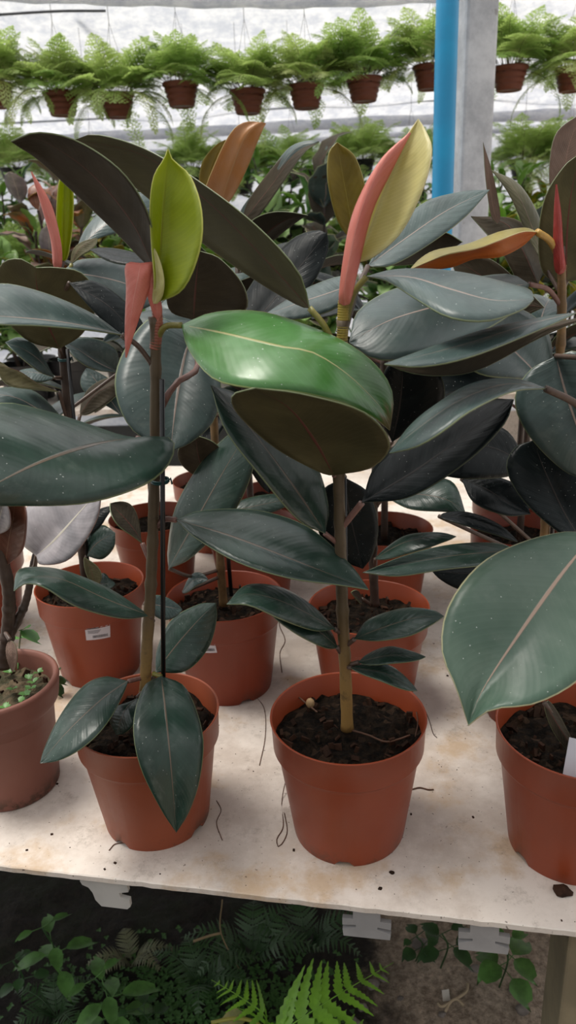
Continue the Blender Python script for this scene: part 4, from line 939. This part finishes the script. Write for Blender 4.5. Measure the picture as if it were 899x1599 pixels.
hl = [(-6, 150, 'pale fern in brown pot hanging at the left edge of the frame', 1, .0),
      (97, 163, 'wide pale hanging fern in brown pot, second from left edge', 2, .02),
      (183, 166, 'hanging fern in the lowest small brown pot, third from left', 1, .0),
      (283, 149, 'dark full hanging fern in brown pot above the lime leaf', 0, .0),
      (387, 160, 'hanging fern in brown pot above the curled peach leaf', 1, .0),
      (478, 152, 'tall narrow yellowish hanging fern left of the dark green one', 2, .0),
      (568, 141, 'dark green hanging fern with one broad frond over its brown pot', 0, .0),
      (672, 122, 'pale hanging fern half hidden behind the blue pipe', 2, .0),
      (795, 124, 'dark green hanging fern just right of the grey post', 0, .0),
      (893, 125, 'hanging fern with long trailing shoots at the right edge', 1, .0)]
for i, (px, py, lab, ci, dy) in enumerate(hl):
    rnd = random.Random(100 + i); c_ = P(px, py, HY + dy); base = c_ - Vector((0, 0, .038))
    root = empty('hanging_fern', base, lab, 'hanging plant', 'hanging ferns under the roof')
    add_pot(root, 'hang', M_POTH, .98, 1.0, soilz=.062, chips=0, seed=i)
    bm = bmesh.new(); top = Vector((0, 0, RZ - base.z)); kn = Vector((0, 0, .30))
    for k in range(3):
        a = k * 2.094 + .5; e = Vector((.064 * math.cos(a), .064 * math.sin(a), .072)); tube(bm, [e, e.lerp(kn, .5), kn], .0006, 5)
    tube(bm, [kn, kn.lerp(top, .5), top], .0010, 5)
    tube(bm, [top + Vector((0, -.012 * math.cos(t), .012 * math.sin(t))) for t in [j * .5 for j in range(8)]], .0016, 5)
    bmobj('hanger', bm, M_WIRE, root, world=False)
    put_fronds(root, 48, ci, rnd, .064, r=.05, frac=(.58, .28, .14) if i in (0, 1, 2, 9) else (.70, .24, .06), sc=1.1)
bm = bmesh.new(); tube(bm, [Vector((q0.x, HY, RZ)), Vector((0, HY, RZ)), Vector((q1.x, HY, RZ))], .012, 12)
tag(bmobj('hanging_rail', bm, M_STEEL), 'steel rail overhead that carries the row of hanging ferns', 'rail')

# second, lower row of ferns in black pots far behind
lowf = [(22, 275, 'fern in black pot far back at left, beside the bronze leaves', 1, 1.2), (150, 290, 'fern in black pot far back behind the two long brown leaves', 0, 1.15), (300, 275, 'fern in black pot far back beneath the dark hanging fern', 1, 1.1), (378, 290, 'fern in black pot far back just right of the peach leaf', 1, 1.15), (455, 275, 'fern in black pot far back left of the olive gold leaf', 0, 1.2), (565, 262, 'fern in black pot far back left of the cream leaf', 1, 1.2), (640, 268, 'fern in black pot far back left of the blue pipe', 0, 1.1), (815, 268, 'fern in black pot far back, first right of the grey post', 1, 1.25), (885, 262, 'fern in black pot far back at the right edge behind the bronze leaf', 0, 1.2)]
LZ = 1.32
for i, (px, py, lab, ci, sc) in enumerate(lowf):
    rnd = random.Random(300 + i); c_ = P(px, py, 4.3); base = c_ - Vector((0, 0, .04))
    root = empty('shelf_fern', base, lab, 'potted fern', 'ferns in black pots at the back')
    add_pot(root, 'hang', M_POTB, 1.0, 1.0, soilz=.062, chips=0, seed=i)
    bm = bmesh.new(); top = Vector((0, 0, 2.33 - base.z)); kn = Vector((0, 0, .34))
    for k in range(3):
        a = k * 2.094; e = Vector((.065 * math.cos(a), .065 * math.sin(a), .072)); tube(bm, [e, e.lerp(kn, .5), kn], .0006, 5)
    tube(bm, [kn, kn.lerp(top, .5), top], .0010, 5); bmobj('hanger', bm, M_WIRE, root, world=False)
    put_fronds(root, 44, ci, rnd, .064, r=.06, sc=sc * 1.1, frac=(.6, .3, .10))

# ---------------------------------------------------------------- far benches and bushes
def far_bench(x0, x1, y0, y1, z, label):
    root = empty('display_bench', ((x0 + x1) / 2, (y0 + y1) / 2, 0), label, 'bench')
    bm = bmesh.new(); box(bm, ((x0 + x1) / 2, (y0 + y1) / 2, z - .01), x1 - x0, y1 - y0, .02, bevel=.003); bmobj('board', bm, M_BOARD, root, smooth=False)
    for x in (x0 + .1, (x0 + x1) / 2, x1 - .1):
        for y in (y0 + .08, y1 - .08):
            bm = bmesh.new(); box(bm, (x, y, (z - .02) / 2), .06, .06, z - .02, bevel=.002); bmobj('leg', bm, M_WOOD, root, smooth=False)
far_bench(-1.9, 2.1, 2.36, 3.25, .85, 'first far display bench crowded with crotons and green bushes')
far_bench(-2.6, 2.8, 3.45, 4.6, 1.12, 'second far display bench below the ferns in black pots')
def leaf_local(kind, L, W, arch, seed, nt_=8, ns_=2):
    rnd = random.Random(seed); sp = [Vector((0, 0, 0))]; e = arch
    for i in range(nt_):
        sp.append(sp[-1] + Vector((math.cos(e), 0, math.sin(e))) * L / nt_); e -= arch * 2.0 / nt_ + .02
    G = []
    for i in range(nt_ + 1):
        t = i / nt_; wd = W * max(0, math.sin(math.pi * t ** .85)) ** .8; row = []
        for j in range(-ns_, ns_ + 1):
            s = j / ns_; row.append(sp[i] + Vector((0, s * wd, .22 * abs(s) * wd + .1 * wd * math.sin(t * 20 + s))))
        G.append(row)
    bm = bmesh.new(); uvl = bm.loops.layers.uv.new('UVMap'); sheet(bm, uvl, G, .0012)
    me = bpy.data.meshes.new('leaf'); bm.to_mesh(me); bm.free()
    for m in ML[kind]: me.materials.append(m)
    return me
LC = {}
def bush(px, py, Y, zb, kinds, n, L, W, label, seed, stems=3, spread=.13, cat='potted plant', name='potted_shrub', group='shrubs on the far benches', pot=True, h=None):
    """pot, a few stems and separate leaves; the image point marks the top of the crown"""
    rnd = random.Random(seed); t_ = P(px, py, Y); H_ = h or max(.16, t_.z - zb)
    root = empty(name, (t_.x, Y, zb), label, cat, group)
    z0 = 0
    if pot: add_pot(root, 'nursery', M_POTB, .95, .9, chips=0, seed=seed); z0 = .11
    n = min(100, int(n * (1.9 if stems > 1 else 1))); stems = stems + 2 if stems > 1 else 1; spread *= 1.25; tips = []
    for k in range(stems):
        a = k * 6.283 / stems + rnd.random(); r = spread * rnd.uniform(.3, .8) if stems > 1 else 0
        hh = (H_ - z0) * rnd.uniform(.72, 1.0)
        q = spline([Vector((0.01 * math.cos(a), .01 * math.sin(a), z0)), Vector((r * .5 * math.cos(a), r * .5 * math.sin(a), z0 + hh * .5)), Vector((r * math.cos(a), r * math.sin(a), z0 + hh * .97))], 10)
        bm = bmesh.new(); tube(bm, q, .0045, 6); bmobj('stem', bm, M_STEMD, root, world=False); tips.append(q)
    for k in range(n):
        kd = kinds[k % len(kinds)]; ke = (kd, L, W, k % 3)
        if ke not in LC: LC[ke] = leaf_local(kd, L, W, (.9, .5, .25)[k % 3], k)
        q = tips[k % stems]; t = 1 - (k // stems) / max(1, n // stems) * .7
        p = q[int(t * 10)]; o = bpy.data.objects.new('leaf', LC[ke]); COL.objects.link(o); o.parent = root
        o.location = p; o.rotation_euler = (rnd.uniform(-.3, .3), rnd.uniform(-.9, .35) - .35 * (t > .85), k * 2.399 + rnd.random() * .6); o.scale = (rnd.uniform(.75, 1.15),) * 3
    return root
g1 = 'bushes on the first far bench'
bush(72, 262, 2.55, .85, ['croton', 'bronze', 'mauve'], 30, .13, .028, 'tall bronze and orange croton behind the slender pink sheath at left', 21, group=g1)
bush(15, 335, 2.6, .85, ['fresh', 'fresh', 'yellow'], 54, .09, .02, 'light green bush at the left edge behind the bronze croton', 22, group=g1)
bush(170, 312, 2.7, .85, ['fresh', 'yellow', 'gold'], 54, .10, .02, 'green and yellow bush behind the rolled yellow green leaf', 23, group=g1)
bush(262, 330, 2.7, .85, ['fresh', 'yellow'], 46, .14, .03, 'green bush hidden behind the lime leaf', 24, group=g1)
bush(345, 320, 2.9, .85, ['fresh', 'fresh', 'green'], 50, .11, .024, 'green bush below the peach coloured leaf', 25, group=g1)
bush(438, 322, 2.6, .85, ['green', 'fresh'], 36, .16, .04, 'broad leaved dark green bush left of the ribbed grey leaf', 26, group=g1)
bush(505, 262, 2.5, .85, ['slate', 'sage'], 14, .2, .05, 'grey green ribbed rubber plant behind the olive gold leaf', 27, stems=1, group=g1)
bush(600, 330, 2.7, .85, ['fresh', 'fresh', 'green'], 50, .11, .024, 'green bush behind the upright cream leaf', 28, group=g1)
bush(690, 345, 2.85, .85, ['fresh', 'fresh', 'green'], 50, .14, .035, 'green bush glimpsed between pipe and post', 29, group=g1)
bush(790, 322, 2.7, .85, ['fresh', 'yellow'], 56, .14, .022, 'yellow green bush just right of the grey post', 30, group=g1)
bush(835, 300, 2.5, .85, ['slate', 'sage'], 14, .18, .045, 'grey leaved rubber plant on the far bench at right', 31, stems=1, group=g1)
bush(905, 330, 2.6, .85, ['croton', 'yellow', 'fresh'], 50, .14, .025, 'red and yellow croton at the right edge behind the bronze leaf', 32, group=g1)
bush(20, 470, 2.48, .85, ['fresh', 'fresh', 'green'], 50, .10, .03, 'low green bush at the left edge of the far bench', 33, group=g1, h=.30)
bush(800, 560, 2.5, .85, ['yellow', 'croton'], 46, .11, .022, 'low yellow and red croton glimpsed between the dark right leaves', 34, group=g1, h=.30)
bush(480, 480, 2.5, .85, ['fresh', 'fresh', 'green'], 46, .12, .04, 'low bright green bush glimpsed behind the front centre stem', 35, group=g1, h=.30)
bush(250, 520, 2.5, .85, ['green', 'fresh'], 46, .12, .035, 'low green bush behind the front left stem', 36, group=g1, h=.30)
g2 = 'bushes on the second far bench'
for i, (px, py, kk, lab) in enumerate([(-10, 255, ['fresh', 'fresh', 'green'], 'green back row bush at the far left corner'), (120, 262, ['fresh', 'fresh', 'yellow'], 'pale green back row bush above the pink sheath at left'), (215, 262, ['green', 'fresh'], 'green back row bush between the two long brown leaves'), (430, 240, ['fresh', 'fresh', 'green'], 'green back row bush behind the dark arching leaf'), (520, 250, ['green', 'fresh'], 'dark back row bush behind the grey ribbed plant'), (660, 250, ['fresh', 'yellow'], 'yellowish back row bush left of the blue pipe'), (770, 245, ['fresh'], 'fresh green back row bush right of the grey post'), (870, 255, ['fresh', 'yellow'], 'green back row bush near the right edge')]):
    bush(px, py, 3.9 + .12 * (i % 3), 1.12, kk, 60, .11, .02, lab, 50 + i, stems=4, spread=.22, group=g2)

for i, (px, lab) in enumerate([(45, 'standing fern on the second far bench at left behind the pink sheath'), (125, 'standing fern on the second far bench behind the rolled young leaf'), (205, 'standing fern on the second far bench left of the lime leaf'), (300, 'standing fern on the second far bench right of the lime leaf'), (395, 'standing fern on the second far bench behind the dark arching leaf'), (475, 'standing fern on the second far bench left of the olive gold leaf'), (590, 'standing fern on the second far bench behind the cream leaf'), (665, 'standing fern on the second far bench left of the blue pipe'), (790, 'standing fern on the second far bench just right of the grey post'), (860, 'standing fern on the second far bench near the right edge')]):
    rnd = random.Random(400 + i); c_ = P(px, 380, 3.6 + .05 * (i % 2)); root = empty('bench_fern', (c_.x, c_.y, 1.12), lab, 'potted fern', 'ferns on the second far bench')
    add_pot(root, 'nursery', M_POT3, .9, .8, soilz=.126, chips=0, seed=i); put_fronds(root, 52, i % 3, rnd, .105, r=.06, sc=1.55, frac=(.55, .40, .05))

# ---------------------------------------------------------------- ground plants under the bench edge
def gz_at(p): p.z = gz(p.x, p.y); return p
def G0(px, py, h=0.0):
    """point at height h above the ground seen at this pixel"""
    return PZ(px, py, h)
def broad_weed(px, py, h, n, L, W, label, seed, mat, lean=(0, 0)):
    rnd = random.Random(seed); top = PZ(px, py, h); base = Vector((top.x + lean[0], top.y + lean[1], 0)); base.z = gz(base.x, base.y)
    root = empty('ground_weed', base, label, 'weed', 'weeds under the bench')
    q = spline([base, base.lerp(top, .5) + Vector((.012, 0, .01)), top], 16); bm = bmesh.new(); tube(bm, q, .0018, 6); bmobj('stem', bm, M_WEEDD, root)
    for k in range(n):
        lv = k // 2; a = (lv % 2) * 1.57 + (k % 2) * 3.1416 + .5 + rnd.uniform(-.3, .3); t = 1 - lv * .2
        p = q[max(2, int(t * 16))]; sc = .55 + .45 * min(1, lv / 1.5)
        d = Vector((math.cos(a), math.sin(a), .25 - .1 * lv))
        bm = bmesh.new(); tube(bm, [p, p + d * .012, p + d * .02], .0009, 5); leaflet(bm, p + d * .018, d, L * sc * rnd.uniform(.85, 1.1), W * sc, cup=.35)
        me_o = bmobj('leaf', bm, mat, root)
    return root
broad_weed(66, 1448, .17, 8, .066, .030, 'broad leaved green weed under the bench at far left', 61, M_WEED, (.0, .02))
broad_weed(148, 1528, .15, 10, .070, .032, 'brighter broad leaved weed below the pale joist end', 62, M_WEED, (.01, .03))
broad_weed(20, 1500, .10, 6, .035, .024, 'small dull weed at the lower left corner', 63, M_WEEDD)
broad_weed(215, 1575, .06, 6, .035, .025, 'low dark weed beside the grey wavy fern', 64, M_WEEDD)
broad_weed(650, 1462, .07, 6, .035, .03, 'dark weed under the bench beside the middle joist end', 65, M_WEEDD)
broad_weed(785, 1470, .12, 8, .062, .044, 'leafy green weed behind the right joist end', 66, M_WEED)
broad_weed(690, 1458, .10, 6, .055, .034, 'dark leafy weed between the two grey joist ends', 67, M_WEEDD)
M_BFERN = simple('ground_fern_bright', (.22, .48, .04), .45, .25, 40)
M_DFERN = simple('ground_fern_dark', (.035, .085, .028), .5, .3, 40)
M_GFERN = simple('ground_fern_grey', (.16, .17, .09), .6, .3, 40)
def toothed(bm, base, d, up, L, W, teeth=7):
    d = d.normalized(); sd_ = d.cross(up).normalized(); nn = sd_.cross(d)
    c = [bm.verts.new(base + d * L * i / (teeth * 2) + nn * (-.18 * L * (i / (teeth * 2)) ** 2)) for i in range(teeth * 2 + 1)]
    for sg in (1, -1):
        e = []
        for i in range(teeth * 2 + 1):
            t = i / (teeth * 2); w_ = W * .5 * (1 - t) ** .75 * (1.0 if i % 2 else .62) * min(1, .45 + t * 6)
            e.append(bm.verts.new(base + d * (L * t + (.25 * w_ if i % 2 else 0)) + nn * (-.18 * L * t * t + .12 * w_) + sd_ * sg * w_))
        for i in range(teeth * 2):
            v = (c[i], c[i + 1], e[i + 1], e[i])
            try: bm.faces.new(v if sg < 0 else v[::-1])
            except ValueError: pass
def big_fern(label, fronds, mat, loc):
    root = empty('ground_fern', loc, label, 'fern', 'ferns growing under the bench')
    for pts, plen, npin, wr in fronds:
        q = spline(pts, 40); bm = bmesh.new(); tube(bm, q, [.0018 - .0014 * i / 40 for i in range(41)], 6)
        for k in range(npin * 2):
            t = .12 + .86 * (k // 2 + .5) / npin; i = min(39, int(t * 40)); p = q[i]; tg = (q[i + 1] - q[i]).normalized()
            side = tg.cross(Vector((0, 0, 1))).normalized() * (1 if k % 2 else -1)
            up = side.cross(tg) if k % 2 else tg.cross(side); up = up if up.z > 0 else -up
            ln = plen * math.sin(math.pi * min(1, .18 + .82 * t) * .97) ** .8 if t < .5 else plen * (1 - t) ** .8 * 1.55
            toothed(bm, p, side + tg * .55 + up * .08, up, max(.008, ln), max(.006, ln * wr))
        bmobj('frond', bm, mat, root)
    return root
gb = PZ(420, 1640, 0); gb.z = gz(gb.x, gb.y)
big_fern('bright green fern with toothed fronds at the bottom centre', [([gb + Vector((0, 0, .0)), PZ(425, 1622, .10), PZ(520, 1558, .16), PZ(614, 1503, .15)], .105, 13, .34), ([gb, PZ(470, 1625, .08), PZ(560, 1625, .09), PZ(610, 1640, .06)], .085, 12, .34), ([gb, PZ(415, 1590, .1), PZ(380, 1560, .13), PZ(330, 1530, .12)], .06, 12, .32)], M_BFERN, gb)
for k, (x, y, lab, mt, L_) in enumerate([(395, 1500, 'dark feathery fern under the bench left of the bright fern', M_DFERN, .13), (315, 1545, 'low dark fern left of the yellowed leaf', M_DFERN, .11), (205, 1500, 'small grey withered fern beside the broad leaved weed', M_GFERN, .08), (480, 1480, 'dark fern half hidden behind the bright fern', M_DFERN, .12), (90, 1590, 'dull fern at the bottom left', M_DFERN, .09)]):
    rnd = random.Random(70 + k); b_ = PZ(x, y, 0); b_.z = gz(b_.x, b_.y); fr = []
    for j in range(5):
        a = j * 1.257 + rnd.random(); h = Vector((math.cos(a), math.sin(a) * .7, 0))
        fr.append(([b_, b_ + h * L_ * .35 + Vector((0, 0, L_ * .4)), b_ + h * L_ * .75 + Vector((0, 0, L_ * .5)), b_ + h * L_ * 1.1 + Vector((0, 0, L_ * .35))], L_ * .33, 13, .30))
    big_fern(lab, fr, mt, b_)
# yellow leaf on an arching stalk
yl = PZ(330, 1660, 0); yl.z = gz(yl.x, yl.y); root = empty('ground_weed', yl, 'yellowed leaf on an arching pale stalk at the bottom edge', 'weed')
bm = bmesh.new(); tube(bm, spline([yl, PZ(420, 1630, .05), PZ(405, 1600, .08), PZ(370, 1590, .09), PZ(330, 1597, .085)], 24), .0032, 8); bmobj('stalk', bm, simple('stalk_yellow', (.36, .33, .06), .5), root)
bm = bmesh.new(); leaflet(bm, PZ(385, 1592, .085), PZ(325, 1606, .06) - PZ(385, 1592, .085), .07, .05, cup=.2); bmobj('leaf', bm, simple('leaf_yellowed', (.30, .26, .05), .5, .5, 25, col2=(.14, .17, .03)), root)
# moss and tiny clover carpet
rnd = random.Random(9); bm = bmesh.new()
for k in range(1500):
    x = rnd.gauss(300, 110); y = rnd.gauss(1560, 45)
    if x > 560 or y < 1450: continue
    p = PZ(x, y, 0); p.z = gz(p.x, p.y) + .004 + rnd.random() * .012
    a = rnd.random() * 6.28
    for j in range(3):
        b2 = a + j * 2.09; leaflet(bm, p, Vector((math.cos(b2), math.sin(b2), .3)), .0065, .005)
tag(bmobj('clover_carpet', bm, simple('clover_green', (.055, .14, .035), .5)), 'carpet of tiny dark green clover on the soil under the bench', 'ground cover', kind='stuff')
# dry stick, stones and scraps
M_STRAW = simple('dry_stalk', (.24, .17, .09), .8); M_STONE = simple('stone_grey', (.22, .19, .17), .85, .4, 30, .6, .004); M_SCRAP = simple('scrap_pale', (.50, .47, .42), .7)
bm = bmesh.new(); tube(bm, spline([PZ(374, 1515, .015), PZ(345, 1457, .10), PZ(347, 1405, .19)], 14), .0013, 5); tube(bm, spline([PZ(345, 1457, .10), PZ(325, 1462, .09), PZ(302, 1470, .08)], 10), .0024, 6)
tag(bmobj('dry_stick', bm, M_STRAW), 'forked dry straw stalk standing in the dark under the bench', 'stick')
def stone(px, py, r, label, seed, name='stone', mat=None, sq=.6):
    p = PZ(px, py, 0); p.z = gz(p.x, p.y) + r * .3; bm = bmesh.new(); bmesh.ops.create_icosphere(bm, subdivisions=3, radius=r)
    for v in bm.verts:
        k_ = 1 + .35 * noise.noise(v.co / r * 1.1 + Vector((seed, 0, 0))); v.co = Vector((v.co.x * k_, v.co.y * k_ * .8, v.co.z * k_ * sq)) + p
    tag(bmobj(name, bm, mat or M_STONE, smooth=False), label, 'stone', 'stones on the soil')
for a in ((582, 1538, .012, 'grey pebble right of the bright fern tip', 1), (598, 1530, .008, 'smaller pebble touching the grey one beside the bright fern', 2), (566, 1572, .010, 'buff pebble at the fern edge near the bottom', 3), (655, 1478, .016, 'dark lump of earth under the middle joist end', 4), (804, 1545, .014, 'pale stone left of the wooden bench leg', 5), (815, 1580, .012, 'pale stone near the foot of the wooden leg', 6), (244, 1498, .009, 'oval pale stone in the dark beside the grey fern', 7), (740, 1520, .010, 'flat pebble on bare soil at right', 8), (552, 1596, .012, 'grey stone at the bottom edge right of the fern', 9), (690, 1588, .007, 'small stone below the pale root scrap', 10), (625, 1560, .006, 'small stone on bare soil left of the pale scrap', 11)): stone(*a)
bm = bmesh.new()
for pts in ([(695, 1580, .01), (702, 1566, .014), (712, 1560, .014), (724, 1570, .01)], [(702, 1566, .014), (690, 1572, .012), (684, 1567, .01)], [(712, 1560, .014), (728, 1548, .012), (730, 1536, .01)]):
    tube(bm, spline([PZ(*p) for p in pts], 12), .0028, 6)
tag(bmobj('root_scrap', bm, simple('root_pale', (.42, .33, .22), .8)), 'pale forked root lying on the bare soil', 'root')
bm = bmesh.new(); box(bm, PZ(696, 1554, .014), .014, .002, .018, Euler((-.7, .1, .2)).to_matrix()); tag(bmobj('paper_scrap', bm, M_SCRAP, smooth=False), 'small white scrap lying above the pale forked root', 'scrap')

# ---------------------------------------------------------------- litter on the bench
def hair_root(label, pts, r=.0006):
    q = spline([PZ(x, y, .7 + (z[0] if z else .0008)) for x, y, *z in pts], 30); bm = bmesh.new(); tube(bm, q, [r] * 31, 5)
    tag(bmobj('loose_root', bm, M_ROOT), label, 'root', 'loose roots on the bench')
hair_root('thin loose root trailing from the second row centre pot rim onto the board', [(382, 965, .125), (372, 1000, .09), (376, 1040, .05), (392, 1080, .004), (412, 1105), (414, 1150), (405, 1195)])
hair_root('hair thin root looped beside the front centre pot at its left', [(449, 1205, .02), (440, 1250), (442, 1290), (432, 1310), (436, 1322), (448, 1300), (444, 1270)])
hair_root('short curl of root right of the front centre pot rim', [(664, 1110, .13), (670, 1125, .1), (676, 1145, .06), (682, 1152, .04)])
hair_root('short dark twig on the board right of the front centre pot', [(642, 1233), (655, 1230), (668, 1233), (677, 1233)], .0010)
hair_root('wispy root on the board right of the front left pot', [(338, 1250), (345, 1265), (338, 1285), (347, 1312)], .0005)
hair_root('short root at the foot of the front left pot', [(170, 1328), (180, 1318), (200, 1316)], .0006)
hair_root('tangled dry root standing right of the second row middle pot', [(440, 1050), (437, 1020, .01), (445, 1000, .03), (436, 975, .04), (442, 955, .06)], .0009)
rnd = random.Random(12); bm = bmesh.new()
for k in range(170):
    u, v = rnd.uniform(-.45, .35), rnd.uniform(.012, .75) ** 1.3; p = T(u, v, .7); s = .0004 + rnd.random() ** 4 * .0012
    box(bm, p + Vector((0, 0, s * .4)), s * 2, s * 1.5, s, Euler((0, 0, rnd.random() * 3)).to_matrix())
tag(bmobj('soil_crumbs', bm, M_CHIP, smooth=False), 'scattered dark soil crumbs on the board', 'crumbs', kind='stuff')
for px, py, r, lab, sd_ in ((878, 1393, .0075, 'brown bark lump at the foot of the front right pot', 3), (593, 1388, .0019, 'dark crumb on the front of the board below the centre pot', 5), (612, 1363, .0024, 'light brown crumb right of the centre pot foot', 7)):
    p = PZ(px, py, .7); bm = bmesh.new(); bmesh.ops.create_icosphere(bm, subdivisions=2, radius=r)
    for v in bm.verts:
        k_ = 1 + .5 * noise.noise(v.co / r + Vector((sd_, 0, 0))); v.co = Vector((v.co.x * k_ * 1.2, v.co.y * k_, max(v.co.z * k_ * .7, -r * .3))) + p + Vector((0, 0, r * .3))
    tag(bmobj('bark_lump', bm, M_CHIP, smooth=False), lab, 'bark', 'bark on the bench')
w1 = PZ(86, 1085, .70); bm = bmesh.new(); tube(bm, [w1, w1 + Vector((0, 0, .02)), w1 + Vector((.004, 0, .04))], .001, 5)
for (dx, dz, z_) in ((.6, .6, .035), (.9, -.2, .03), (-.2, .9, .04), (.5, -.5, .02)): leaflet(bm, w1 + Vector((0, 0, z_)), Vector((dx, -.3, dz)), .028, .018)
tag(bmobj('bench_weed', bm, M_WEEDD), 'small green weed sprouting behind the old clay pot', 'weed')
